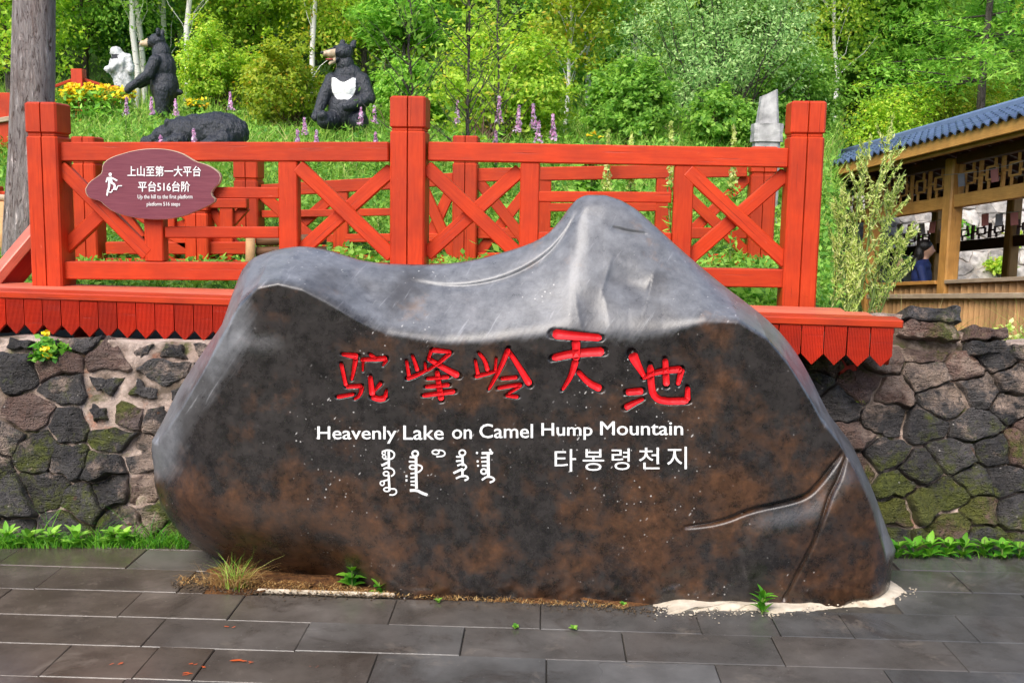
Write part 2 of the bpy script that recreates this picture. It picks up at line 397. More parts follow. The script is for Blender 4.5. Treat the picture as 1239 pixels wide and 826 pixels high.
# spots of orange paint dripped on the slabs
pd = MB()
for (px, py, s) in [(143, 801, 7), (237, 803, 6), (228, 815, 8), (290, 799, 14), (280, 758, 7), (300, 800, 5), (241, 807, 5), (380, 806, 2)]:
    c = onz(px, py, 0.0062)
    for q in range(3):
        n = 9; cc = c + Vector((rng.uniform(-.02, .02), rng.uniform(-.012, .012), 0.0003 * q)); ang = rng.uniform(-.5, .9)
        ring = []
        for i in range(n):
            A = 2 * math.pi * i / n; rr = s * 0.0010 * rng.uniform(.5, 1.2)
            x, y = rr * math.cos(A) * 1.5, rr * math.sin(A) * 0.45
            ring.append(cc + Vector((x * math.cos(ang) - y * math.sin(ang), x * math.sin(ang) + y * math.cos(ang), 0)))
        pd.add(ring, [tuple(range(n))])
pd.build('paint_drip', plain('orange_paint_drip', (0.55, 0.09, 0.015), None, 9, 0.5, 0.1), pave)

# ------------------------------------------------------------------ rubble retaining wall
def stone_mat():
    t = NT('basalt_rubble'); g = t.n('NewGeometry'); v = g.outputs['Position']
    a = t.noise(v, 9, 8, 0.68); b = t.noise(v, 42, 6, 0.75); m = t.noise(v, 3.1, 6, 0.6); o = t.noise(v, 4.7, 5, 0.6, 0.5)
    rn = t.rnd()
    base = t.mix(t.ramp(a, [(0.3, 0.0), (0.7, 1.0)]), (0.020, 0.018, 0.017), (0.13, 0.118, 0.112))
    rust = t.mix(a, (0.10, 0.045, 0.03), (0.24, 0.14, 0.10))
    col = t.mix(t.math('MULTIPLY', t.ramp(rn, [(0.74, 0.0), (0.85, 1.0)]), t.ramp(m, [(0.3, 0.2), (0.6, 0.9)])), base, rust)
    col = t.hsv(col, t.math('ADD', t.math('MULTIPLY', rn, 0.9), 0.55))
    up = t.n('SeparateXYZ', None, Vector=g.outputs['Normal']).outputs[2]
    moss = t.ramp(t.math('ADD', t.math('ADD', m, t.math('MULTIPLY', b, 0.35)), t.math('MULTIPLY', t.math('SUBTRACT', 0.5, t.n('SeparateXYZ', None, Vector=v).outputs[2]), 0.16)), [(0.68, 0.0), (0.78, 1.0)])
    mosscol = t.mix(t.noise(v, 30, 4), (0.035, 0.045, 0.008), (0.17, 0.19, 0.022))
    col = t.mix(t.math('MULTIPLY', moss, 0.9), col, mosscol)
    orange = t.ramp(o, [(0.66, 0.0), (0.74, 0.8)]); col = t.mix(orange, col, (0.24, 0.085, 0.015))
    sp = t.n('TexVoronoi', None, Vector=v, Scale=15.0).outputs[0]
    lich = t.ramp(t.math('ADD', sp, t.math('MULTIPLY', b, 0.22)), [(0.13, 1.0), (0.19, 0.0)])
    col = t.mix(t.math('MULTIPLY', lich, 0.85), col, (0.62, 0.58, 0.52))
    tan_ = t.ramp(t.noise(v, 2.4, 7, 0.68, 0.3), [(0.52, 0.0), (0.58, 0.9)]); col = t.mix(t.math('MULTIPLY', tan_, t.ramp(a, [(0.38, 0.0), (0.55, 1.0)])), col, (0.42, 0.31, 0.24))
    stv = t.n('Mapping', None, Vector=v, Scale=(5, 5, 34)).outputs[0]; strat = t.noise(stv, 1.5, 5, 0.7, 0.6)
    hole = t.n('TexVoronoi', None, Vector=v, Scale=75.0).outputs[0]
    hgt = t.math('ADD', t.math('ADD', a, t.math('MULTIPLY', b, 0.7)), t.math('MULTIPLY', t.ramp(hole, [(0.1, 0.0), (0.4, 1.0)]), 0.35)); hgt = t.math('ADD', hgt, t.math('MULTIPLY', strat, 1.2))
    return t.done(col, t.math('ADD', t.math('MULTIPLY', b, 0.4), 0.3), t.bump(hgt, 1.0, 0.045), 0.5)
M['stone'] = stone_mat()
def mortar_mat():
    t = NT('pale_mortar'); g = t.n('NewGeometry'); v = g.outputs['Position']
    a = t.noise(v, 7, 8, 0.7); b = t.noise(v, 50, 5, 0.75); m = t.noise(v, 3.4, 5, 0.6)
    col = t.mix(t.ramp(a, [(0.3, 0.0), (0.66, 1.0)]), (0.20, 0.135, 0.105), (0.62, 0.49, 0.41))
    col = t.mix(t.ramp(m, [(0.46, 0.0), (0.58, 0.9)]), col, (0.075, 0.055, 0.035))
    m2 = t.noise(v, 4.5, 6, 0.65, 0.4); col = t.mix(t.ramp(m2, [(0.57, 0.0), (0.66, 0.85)]), col, (0.085, 0.10, 0.018))
    col = t.mix(t.ramp(t.noise(v, 5.6, 4, 0.6), [(0.62, 0.0), (0.72, 0.7)]), col, (0.34, 0.13, 0.07))
    return t.done(col, 0.85, t.bump(t.math('ADD', a, b), 0.9, 0.02), 0.25)
M['mortar'] = mortar_mat()
WB, WT = 5.06, 5.47                      # wall foot and wall top depth
def wall_pt(u, v, out=0.0):              # u = X, v = 0..1.1 up the battered face
    h = 1.12
    nrm = Vector((0, -1, 0.34)).normalized()
    return Vector((u, WB + (WT - WB) * v / h, v)) + nrm * out
wall = empty('stone_wall', (0, 5.25, 0), 'low battered wall of dark mossy rubble stones and pale mortar behind the boulder', 'wall')
def wtop(u): return 0.89 if u < 1.66 else 1.06 - 0.12 * (u - 1.9) + 0.03 * math.sin(u * 7)
nU, nVv = 520, 80
us = np.linspace(-4.3, 4.3, nU); VV = []; 
for u in us:
    for j in range(nVv):
        v = -0.06 + (wtop(u) + 0.02) * j / (nVv - 1) * 1.05
        n1 = noise.noise(Vector((u * 4.2, v * 4.2, 3))); n2 = noise.noise(Vector((u * 13, v * 13, 9))); n3 = noise.noise(Vector((u * 37, v * 37, 2)))
        up_ = max(0.0, min(1.0, (v - 0.38) / 0.3)) * (1 if u < -1.2 else 0.55)
        bmp = (0.010 if u < 0 else -0.002) + 0.034 * n1 + 0.014 * n2 + 0.007 * n3 + 0.020 * up_ * (1 if u < 0 else 0.4)
        VV.append(wall_pt(u, v, bmp))
    t_ = wall_pt(u, wtop(u) + 0.01 + noise.noise(Vector((u * 5, 1, 4))) * 0.02); VV.append(t_ + Vector((0, 0.12, 0.0))); VV.append(t_ + Vector((0, 0.5, -0.06)))
R_ = nVv + 2; Q = []
for i in range(nU - 1):
    for j in range(R_ - 1):
        Q.append((i * R_ + j, (i + 1) * R_ + j, (i + 1) * R_ + j + 1, i * R_ + j + 1))
obj('mortar', mesh_from(VV, Q, True), M['mortar'], wall)

def clip_poly(poly, nx, ny, d):          # keep nx*x+ny*y <= d
    out = []
    for i in range(len(poly)):
        a, b = poly[i], poly[(i + 1) % len(poly)]
        fa, fb = nx * a[0] + ny * a[1] - d, nx * b[0] + ny * b[1] - d
        if fa <= 0: out.append(a)
        if (fa < 0) != (fb < 0):
            t = fa / (fa - fb); out.append((a[0] + (b[0] - a[0]) * t, a[1] + (b[1] - a[1]) * t))
    return out
def voronoi(seeds, box, an=1.35):
    cells = []
    S2 = [(x, y * an) for x, y in seeds]
    for i, (x, y) in enumerate(S2):
        poly = [(box[0], box[2] * an), (box[1], box[2] * an), (box[1], box[3] * an), (box[0], box[3] * an)]
        for j, (a, b) in enumerate(S2):
            if i == j or (a - x) ** 2 + (b - y) ** 2 > 1.3: continue
            nx, ny = a - x, b - y; poly = clip_poly(poly, nx, ny, (a * a + b * b - x * x - y * y) / 2)
            if len(poly) < 3: break
        cells.append([(p[0], p[1] / an) for p in poly])
    return cells
def stone_mesh(poly, put, gap, bulge, seed, rings=5, nb=56, rough=1.0, wn_=1.0):
    """domed rubble stone from a plane polygon; put(u, v, out) maps to the world"""
    cx = sum(p[0] for p in poly) / len(poly); cy = sum(p[1] for p in poly) / len(poly)
    pts = []
    per = [math.dist(poly[i], poly[(i + 1) % len(poly)]) for i in range(len(poly))]; tot = sum(per)
    for k in range(nb):
        s = k / nb * tot; i = 0
        while s > per[i] and i < len(per) - 1: s -= per[i]; i += 1
        a, b = poly[i], poly[(i + 1) % len(poly)]; t = s / max(per[i], 1e-6)
        pts.append((a[0] + (b[0] - a[0]) * t, a[1] + (b[1] - a[1]) * t))
    pts = [(x + 0.028 * wn_ * noise.noise(Vector((x * 6, y * 6, 31))) + 0.012 * wn_ * noise.noise(Vector((x * 19, y * 19, 5))), y + 0.028 * wn_ * noise.noise(Vector((x * 6, y * 6, 77))) + 0.012 * wn_ * noise.noise(Vector((x * 19, y * 19, 8)))) for x, y in pts]
    V = []; prof = [(1.0, -0.05), (1.0, 0.004), (0.99, bulge * 0.60), (0.95, bulge * 0.88), (0.84, bulge), (0.6, bulge * 1.02), (0.36, bulge * 1.04), (0.15, bulge * 1.02)]
    pl_ = [(rng.uniform(.9, 1.25), rng.uniform(-.34, .34), rng.uniform(-.34, .34)) for _ in range(4)]
    for f, o in prof:
        for (x, y) in pts:
            dx, dy = x - cx, y - cy; L = math.hypot(dx, dy) or 1e-6; k = max(0.2, (L - gap) / L)
            jig = 1 + 0.05 * noise.noise(Vector((x * 24, y * 24, seed))) * rough
            qx, qy = cx + dx * k * f * jig, cy + dy * k * f * jig
            oo = o
            if o > 0.005: oo = min(o, min(bulge * c_ + a_ * (qx - cx) + b_ * (qy - cy) for c_, a_, b_ in pl_)) + (noise.noise(Vector((qx * 9, qy * 9, seed * 1.7))) * 0.030 + noise.noise(Vector((qx * 22, qy * 22, seed))) * 0.020 + noise.noise(Vector((qx * 55, qy * 55, seed))) * 0.008) * rough
            V.append(put(qx, qy, oo))
    V.append(put(cx, cy, bulge * 1.04)); Q = []
    for r in range(len(prof) - 1):
        for k in range(nb):
            j = (k + 1) % nb; Q.append((r * nb + k, r * nb + j, (r + 1) * nb + j, (r + 1) * nb + k))
    c = len(V) - 1; r = len(prof) - 1
    for k in range(nb): Q.append((r * nb + k, r * nb + (k + 1) % nb, c))
    o = sum(V, Vector()) / len(V)
    return mesh_from([v - o for v in V], Q, True), o
def seeds_in(x0, x1, y0, y1, dmin, an=1.35, tries=4000, grad=None):
    out = []
    for _ in range(tries):
        x, y = rng.uniform(x0, x1), rng.uniform(y0, y1); d = dmin * (grad(x, y) if grad else 1)
        if all((x - a) ** 2 + ((y - b) * an) ** 2 > d * d for a, b in out): out.append((x, y))
    return out
for (x0, x1, top, dm) in ((-4.2, -0.95, 0.91, 0.25), (1.0, 4.2, 0.93, 0.245)):
    sd_ = seeds_in(x0, x1, 0.0, top, dm, 1.35, 5000, (lambda x, y: 0.5 + 0.8 * rng.random()))
    for k, poly in enumerate(voronoi(sd_, (x0, x1, -0.05, top), 1.35)):
        if len(poly) < 3: continue
        ar = abs(sum(poly[i][0] * poly[(i + 1) % len(poly)][1] - poly[(i + 1) % len(poly)][0] * poly[i][1] for i in range(len(poly)))) / 2
        if ar < 0.004: continue
        up_left = x0 < 0 and sum(p[1] for p in poly) / len(poly) > 0.55
        me, o = stone_mesh(poly, wall_pt, rng.uniform(0.002, 0.010) + (rng.choice([0, 0.02, 0.035]) if up_left else 0), rng.uniform(0.045, 0.10), k * 3.3 + x0)
        obj('stone', me, M['stone'], wall, Matrix.Translation(o))
# flat capping stones on the open right end
u = 1.92
while u < 4.1:
    w = rng.uniform(0.22, 0.42); z = wtop(u + w / 2)
    for tier in (0, 1):
        if tier and rng.random() < 0.35: continue
        hh = rng.uniform(0.05, 0.075)
        zz = z + 0.02 - (0.0 if tier else 0.075)
        poly = [(u + 0.01, zz - hh / 2), (u + w, zz - hh / 2 + rng.uniform(-.01, .01)), (u + w - rng.uniform(0, .05), zz + hh / 2), (u + rng.uniform(0, .06), zz + hh / 2)]
        me, o = stone_mesh(poly, lambda a, b, c: wall_pt(a, b, c + (0.05 if c > 0 else -0.1)), 0.004, 0.06, u * 5 + tier)
        obj('stone', me, M['stone'], wall, Matrix.Translation(o))
    u += w

# ------------------------------------------------------------------ red coping with pointed fringe boards
ZC = 1.12
cap = empty('coping', (0, 5.3, ZC), 'red timber coping with a hanging fringe of pointed boards on top of the stone wall', 'coping')
e0, e1 = onz(-330, 342, ZC), onz(1086, 388, ZC)
ed = (e1 - e0).normalized(); en = Vector((-ed.y, ed.x, 0))            # en points away from the viewer
# cap boards: four planks side by side
b_back = onz(1094, 380, ZC)
for k, wd in enumerate((0.19, 0.19, 0.19)):
    off = 0.012 + k * 0.193 + wd / 2
    p0 = e0 + en * off; p1 = e1 + en * off + ed * (0.03 - 0.10 * k)
    beam('cap_board', Vector((p0.x, p0.y, ZC - 0.018 - 0.0015 * k)), Vector((p1.x, p1.y, ZC - 0.018 - 0.0015 * k)), wd, 0.036, M['red_top'] if k else M['red'], cap, None, 0.005)
beam('fascia', Vector((e0.x, e0.y, ZC - 0.052)) + en * 0.06, Vector((e1.x, e1.y, ZC - 0.052)) + en * 0.06, 0.03, 0.034, M['fringe'], cap)
def fringe_mesh(w, L, tip):
    """pointed board with fine vertical grooves; local X right, Z up, front -Y, origin top centre"""
    n = 14; V = []; Q = []
    xs_ = [-w / 2 + w * i / n for i in range(n + 1)]
    front = []
    cols = []
    for i in range(n):
        xa, xb = xs_[i], xs_[i + 1]; g = (xb - xa) * 0.22
        for x, d in ((xa + g * 0.3, 0.0045), (xa + g, 0.0), (xb - g, 0.0), (xb - g * 0.3, 0.0045)): cols.append((x, d))
    bot = lambda x: -L + tip * abs(x) / (w / 2)
    for x, d in cols: V += [(x, -0.011 + d, 0), (x, -0.011 + d, bot(x))]
    m = len(cols)
    for i in range(m - 1): Q.append((2 * i, 2 * i + 1, 2 * i + 3, 2 * i + 2))
    o = len(V)
    for x in (-w / 2, 0, w / 2): V += [(x, 0.011, 0), (x, 0.011, bot(x))]
    Q += [(o, o + 2, o + 3, o + 1), (o + 2, o + 4, o + 5, o + 3)]
    # bottom and sides
    Q += [(1, o + 1, o + 3, 2 * (m // 2) + 1) + tuple(2 * i + 1 for i in range(m // 2 - 1, 0, -1))]
    Q += [(2 * (m // 2) + 1, o + 3, o + 5, 2 * m - 1) + tuple(2 * i + 1 for i in range(m - 2, m // 2, -1))]
    Q += [(0, o, o + 1, 1), (2 * m - 2, 2 * m - 1, o + 5, o + 4)]
    return mesh_from(V, Q)
fr_me = fringe_mesh(0.100, 0.185, 0.052); fr_me.materials.append(M['fringe'])
Lf = (e1 - e0).length; nb_ = int(Lf / 0.1045)
nail = MB(); 
for k in range(nb_ + 1):
    p = e1 - ed * (0.06 + 0.1045 * k); p = Vector((p.x, p.y, ZC - 0.037)) + en * 0.03
    Mx = frame(p + Vector((0, 0, rng.uniform(-.003, .003))), ed) @ Matrix.Rotation(rng.uniform(-.012, .012), 4, 'Y')
    o = link(bpy.data.objects.new('fringe_board', fr_me), cap, Mx)
# the short return of the fringe round the right end
for k in range(3):
    p = e1 + en * (0.10 + 0.105 * k) - ed * 0.02; p.z = ZC - 0.037
    link(bpy.data.objects.new('fringe_board', fr_me), cap, frame(p, en))
# studs that carry the coping, standing in the wall
for k in range(8):
    p = e0 + ed * (Lf * (0.03 + 0.135 * k)) + en * 0.42
    beam('bearer', Vector((p.x, p.y, 0.6)), Vector((p.x, p.y, ZC - 0.04)), 0.09, 0.09, M['fringe'], cap)

# ------------------------------------------------------------------ railings
def zpost(px, py, z=ZC): return onz(px, py, z)
pL, pR = zpost(66, 344), zpost(963, 365)
fk = (pR.y - pL.y) / (pR.x - pL.x); fa = pL.y - fk * pL.x
def FP(px, py, off=0.0): return online(px, py, fa + off, fk)
fdir = Vector((1, fk, 0)).normalized()
def post(parent, base, ztop, w, mat=None, groove=0.17, name='post'):
    mat = mat or M['red']; x, y, z = base
    up = fdir.cross(Vector((0, 0, 1)))
    Mx = lambda z0: Matrix((Vector((0, 0, 1)), -up.normalized(), fdir)).transposed().to_4x4()
    def seg(nm, z0, z1, ww, par):
        m4 = Matrix((Vector((0, 0, 1)), Vector((-fdir.y, fdir.x, 0)), -fdir)).transposed().to_4x4(); m4.translation = Vector((x, y, z0))
        return obj(nm, beam_mesh(z1 - z0, ww, ww, 0.010, 0.008), mat, par, m4)
    s = seg(name, z - 0.25, ztop - groove - 0.012, w, parent)
    seg('post_neck', ztop - groove - 0.013, ztop - groove + 0.001, w * 0.93, s)
    seg('post_head', ztop - groove, ztop, w * 1.015, s)
    return s
railing = empty('railing', (0, fa, ZC), 'front red timber railing with X braces standing on the coping', 'railing')
sc = lambda p: p.y / F
def pxw(px, p): return px * p.y / F
topL = FP(54, 125).z; topM = FP(495, 118).z; topR = FP(978, 124).z
post(railing, pL, topL, 0.178); 
pM_ = FP(495.5, 350); pM = Vector((pM_.x, pM_.y, ZC)); post(railing, pM, topM, 0.190)
post(railing, pR, topR, 0.178)
def fbeam(name, a, b, hpx, dep, off=0.0, mat='red', par=None, fp=None, root=None):
    fp = fp or FP
    p0, p1 = fp(*a, off), fp(*b, off)
    return beam(name, p0, p1, dep, hpx * (p0.y + p1.y) / 2 / F, M[mat], root or railing, None, 0.006)
PO = 0.0
fbeam('top_rail', (76, 184), (472, 184), 22.5, 0.10); fbeam('top_rail', (519, 183.5), (952, 191.5), 22.5, 0.10)
fbeam('bottom_rail', (76, 326.5), (472, 329), 21.5, 0.10); fbeam('bottom_rail', (519, 330), (947, 336.5), 22, 0.10)
for bx, t0, t1 in ((190, 195, 316), (351.5, 195, 318), (639.5, 197, 322), (823, 200.5, 324)):
    p0, p1 = FP(bx, t1), FP(bx, t0); p1 = Vector((p0.x, p0.y, p1.z))
    m4 = Matrix((Vector((0, 0, 1)), Vector((-fdir.y, fdir.x, 0)), -fdir)).transposed().to_4x4(); m4.translation = p0
    obj('baluster', beam_mesh(p1.z - p0.z, 0.085, 23 * p0.y / F, 0.006), M['red'], railing, m4)
for (a, b, h) in (((202, 233), (340, 233.5), 13.5), ((202, 281), (340, 281), 13.5), ((651, 238), (812, 239), 13), ((651, 287), (812, 288), 13)):
    fbeam('mid_rail', a, b, h, 0.075)
for (xa, xb, yt, yb) in ((76, 178, 198, 313), (363, 473, 197, 315), (518, 628, 198, 316), (834, 949, 202, 322)):
    fbeam('brace', (xa - 2, yt + 4), (xb + 2, yb - 5), 17, 0.045, -0.022)
    fbeam('brace', (xa - 2, yb - 8), (xb + 2, yt + 8), 17, 0.045, 0.024)

# railing behind, across the planted bed
BK0, BK1 = Vector((ony(302, 300, 8.75).x, 8.75, 0)), Vector((ony(918, 300, 8.5).x, 8.5, 0))
bk = (BK1.y - BK0.y) / (BK1.x - BK0.x); ba = BK0.y - bk * BK0.x
def FB(px, py, off=0.0): return online(px, py, ba + off, bk)
back = empty('railing', (0, ba, 1.1), 'rear red timber railing seen through the front one across the planted bed', 'railing')
for px, ptop in ((302.5, 186), (563, 165), (918, 178)):
    p = FB(px, 300); post(back, Vector((p.x, p.y, 1.05)), FB(px, ptop).z, 0.195, None, 0.2)
for a, b, h in (((318, 231), (549, 217), 15), ((578, 212), (903, 206), 16)): fbeam('top_rail', a, b, h, 0.1, 0, 'red', None, FB, back)
for a, b, h in (((318, 259), (500, 256), 9), ((318, 289), (549, 287), 10), ((654, 251), (800, 250.5), 10), ((578, 282), (903, 282), 13), ((318, 315), (549, 315), 13), ((578, 312), (903, 314), 13)):
    fbeam('mid_rail', a, b, h, 0.08, 0, 'red', None, FB, back)
for bx, y0, y1 in ((413, 225, 312), (505, 221, 312), (656, 212, 310), (800, 210, 310)):
    p0, p1 = FB(bx, y1), FB(bx, y0); m4 = Matrix((Vector((0, 0, 1)), Vector((0, 1, 0)), Vector((-1, 0, 0)))).transposed().to_4x4(); m4.translation = p0
    obj('baluster', beam_mesh(p1.z - p0.z, 0.085, 0.12, 0.006), M['red'], back, m4)
for xa, xb, yt, yb in ((510, 549, 222, 310), (578, 648, 218, 308), (808, 905, 214, 308), (318, 405, 236, 312)):
    fbeam('brace', (xa, yt), (xb, yb), 13, 0.045, -0.022, 'red', None, FB, back)
    fbeam('brace', (xa, yb), (xb, yt), 13, 0.045, 0.024, 'red', None, FB, back)
# stair railing running back from the left corner
st = empty('stair_railing', (-2.3, 7.0, 1.1), 'red stair railing running back behind the purple sign', 'railing')
def SB(px, py, off=0.0): return ony(px, py, 7.6 + off)
for px, t in ((111, 166), (243, 226)):
    p = SB(px, 320); post(st, Vector((p.x, p.y, 1.0)), SB(px, t).z, 0.165)
p = SB(302, 300)
for a, b, h in (((130, 196), (235, 262), 17), ((130, 236), (235, 300), 12), ((130, 300), (300, 300), 15), ((250, 246), (300, 246), 12), ((130, 318), (300, 320), 12)):
    fbeam('stair_rail', a, b, h, 0.08, 0, 'red', None, SB, st)
for a, b in (((130, 225), (180, 300)), ((150, 300), (232, 268)), ((255, 250), (285, 298)), ((255, 298), (298, 250))): fbeam('brace', a, b, 11, 0.05, 0.03, 'red', None, SB, st)
for bx, y0, y1 in ((185, 232, 318), (205, 250, 318), (275, 246, 318)):
    fbeam('baluster', (bx, y1), (bx, y0), 16, 0.066, 0.0, 'red', None, SB, st)
# sloping hand rail beyond the left post
hr = empty('handrail', (-3.0, 6.2, 1.1), 'sloping weathered red handrail rising to the left corner post', 'handrail')
beam('rail', ony(-70, 412, 5.95), ony(52, 268, 6.35), 0.14, 0.055, M['red_top'], hr)
beam('skirt', ony(-60, 425, 6.0), ony(56, 288, 6.4), 0.05, 0.12, M['fringe'], hr)
beam('newel', ony(4, 350, 6.25) - Vector((0, 0, 0.25)), ony(4, 340, 6.25), 0.1, 0.1, M['red'], hr)
# log posts and a stack of cut logs
lg = empty('log_stack', ony(20, 330, 8.2), 'little stack of cut logs between posts at the far left', 'log stack')
for k in range(6):
    pp = ony(24, 262 + 9.5 * k, 8.2); mb = MB(); mb.tube([pp + Vector((-.14, 0, 0)), pp + Vector((0, 0.0, 0.004)), pp + Vector((.15, 0.01, 0))], 0.03, 0.027, 10); mb.build('log', M['log'], lg, True)
for px in (5, 45):
    a = ony(px, 330, 8.15); b = ony(px, 244, 8.15); mb = MB(); mb.tube([a, (a + b) / 2, b], 0.045, 0.04, 10); mb.build('post', M['plank'], lg, True)
a = ony(-30, 236, 8.15); b = ony(50, 244, 8.15); mb = MB(); mb.tube([a, b], 0.025, 0.025, 8); mb.build('rail', M['oldplank'], lg, True)
ls = empty('log_edging', ony(330, 320, 7.2), 'short log edging just behind the boulder left hump', 'log edging')
a = ony(303, 340, 7.1); b = ony(303, 286, 7.1); mb = MB(); mb.tube([a, b], 0.035, 0.03, 10); mb.build('stake', M['logend'], ls, True)
for k in range(4):
    a = ony(310, 291 + 14 * k, 7.15); b = ony(395, 290 + 14 * k, 7.2); mb = MB(); mb.tube([a, (a + b) / 2 + Vector((0, 0, .004)), b], 0.037, 0.033, 10); mb.build('log', M['log'], ls, True)

# ------------------------------------------------------------------ the inscribed boulder
RY = 4.67                                  # depth of its silhouette ring
def rp(px, py): p = ony(px, py, RY); return (p.x, p.z)
TOPPX = [(190, 562), (190.5, 540), (194, 520), (203, 500), (220, 466), (238, 438), (256, 412), (270, 392), (279, 376), (283, 358), (288, 343), (296, 325), (308, 312), (325, 305), (345, 300), (366, 298), (390, 301), (415, 308), (440, 315), (470, 319), (505, 320), (540, 319),
         (575, 314), (610, 305), (640, 295), (662, 283), (678, 266), (690, 250), (700, 240), (712, 236), (728, 236), (745, 240), (765, 250), (790, 271), (815, 294), (840, 316), (870, 341), (900, 364), (925, 384), (945, 404), (962, 426), (978, 453), (992, 482), (1003, 502), (1014, 516), (1027, 534), (1040, 560), (1053, 590), (1064, 622), (1070, 645), (1072.5, 668)]
BOTPX = [(190, 562), (191, 580), (197, 606), (206, 630), (219, 655), (238, 678), (262, 702), (300, 730), (360, 760), (1000, 775), (1040, 750), (1062, 722), (1070, 700), (1072.5, 668)]
BNDPX = [(180, 545), (215, 500), (245, 452), (275, 400), (290, 372), (315, 345), (340, 340), (370, 347), (400, 362), (440, 385), (470, 398), (540, 409), (600, 406), (650, 400), (690, 394), (760, 401), (800, 396), (850, 383), (890, 386), (925, 408), (950, 438), (975, 478), (990, 505), (1010, 530), (1030, 565), (1050, 610), (1075, 680)]
def rpf(px, py, Y=4.31): p = ony(px, py, Y); return (p.x, p.z)
T = np.array([rp(*p) for p in TOPPX]); B = np.array([rp(*p) for p in BOTPX]); D = np.array([rpf(*p, 4.35) for p in BNDPX])
B[:, 1] = np.maximum(B[:, 1], -0.06)
xl, xr = T[0, 0], T[-1, 0]
def curve(P, x):                            # monotone smooth interpolation (pchip)
    X, Y_ = P[:, 0], P[:, 1]; X = np.maximum.accumulate(X + np.arange(len(X)) * 1e-7)
    h = np.diff(X); d = np.diff(Y_) / h; m = np.zeros(len(X)); m[0], m[-1] = d[0], d[-1]
    for i in range(1, len(X) - 1):
        if d[i - 1] * d[i] > 0:
            w1, w2 = 2 * h[i] + h[i - 1], h[i] + 2 * h[i - 1]; m[i] = (w1 + w2) / (w1 / d[i - 1] + w2 / d[i])
    i = np.clip(np.searchsorted(X, x) - 1, 0, len(h) - 1); t = np.clip((x - X[i]) / h[i], 0, 1)
    return (2 * t**3 - 3 * t**2 + 1) * Y_[i] + (t**3 - 2 * t**2 + t) * h[i] * m[i] + (-2 * t**3 + 3 * t**2) * Y_[i + 1] + (t**3 - t**2) * h[i] * m[i + 1]
NC, NRW = 660, 330
s = np.linspace(0, 1, NC); s = s + 0.085 * -np.sin(2 * np.pi * s) / (2 * np.pi) * 2 * 0.9
s = (s - s[0]) / (s[-1] - s[0])
cx_ = xl + (xr - xl) * s
zt_ = curve(T, cx_); zb_ = np.minimum(curve(B, cx_), zt_ - 1e-4); zd_ = np.interp(cx_, D[:, 0], D[:, 1])
zd_ = np.minimum(zd_, zt_ - 0.03)
tt = np.linspace(0, 1, NRW)
GX = np.repeat(cx_[:, None], NRW, 1); GZ = zb_[:, None] + (zt_ - zb_)[:, None] * tt[None, :]
def dist_poly(X, Z, P):
    best = np.full(X.shape, 1e9); par = np.zeros(X.shape); side = np.zeros(X.shape)
    for i in range(len(P) - 1):
        ax, az = P[i]; bx, bz = P[i + 1]; dx, dz = bx - ax, bz - az; L2 = dx * dx + dz * dz + 1e-12
        t = np.clip(((X - ax) * dx + (Z - az) * dz) / L2, 0, 1)
        d = np.hypot(X - ax - t * dx, Z - az - t * dz); m = d < best
        best = np.where(m, d, best); par = np.where(m, (i + t) / (len(P) - 1), par)
        side = np.where(m, np.sign(dx * (Z - az) - dz * (X - ax)), side)
    return best, par, side
outl = np.concatenate([np.stack([cx_, zt_], 1)[::6]])
outb = np.stack([cx_, zb_], 1)[zb_ > -0.05]
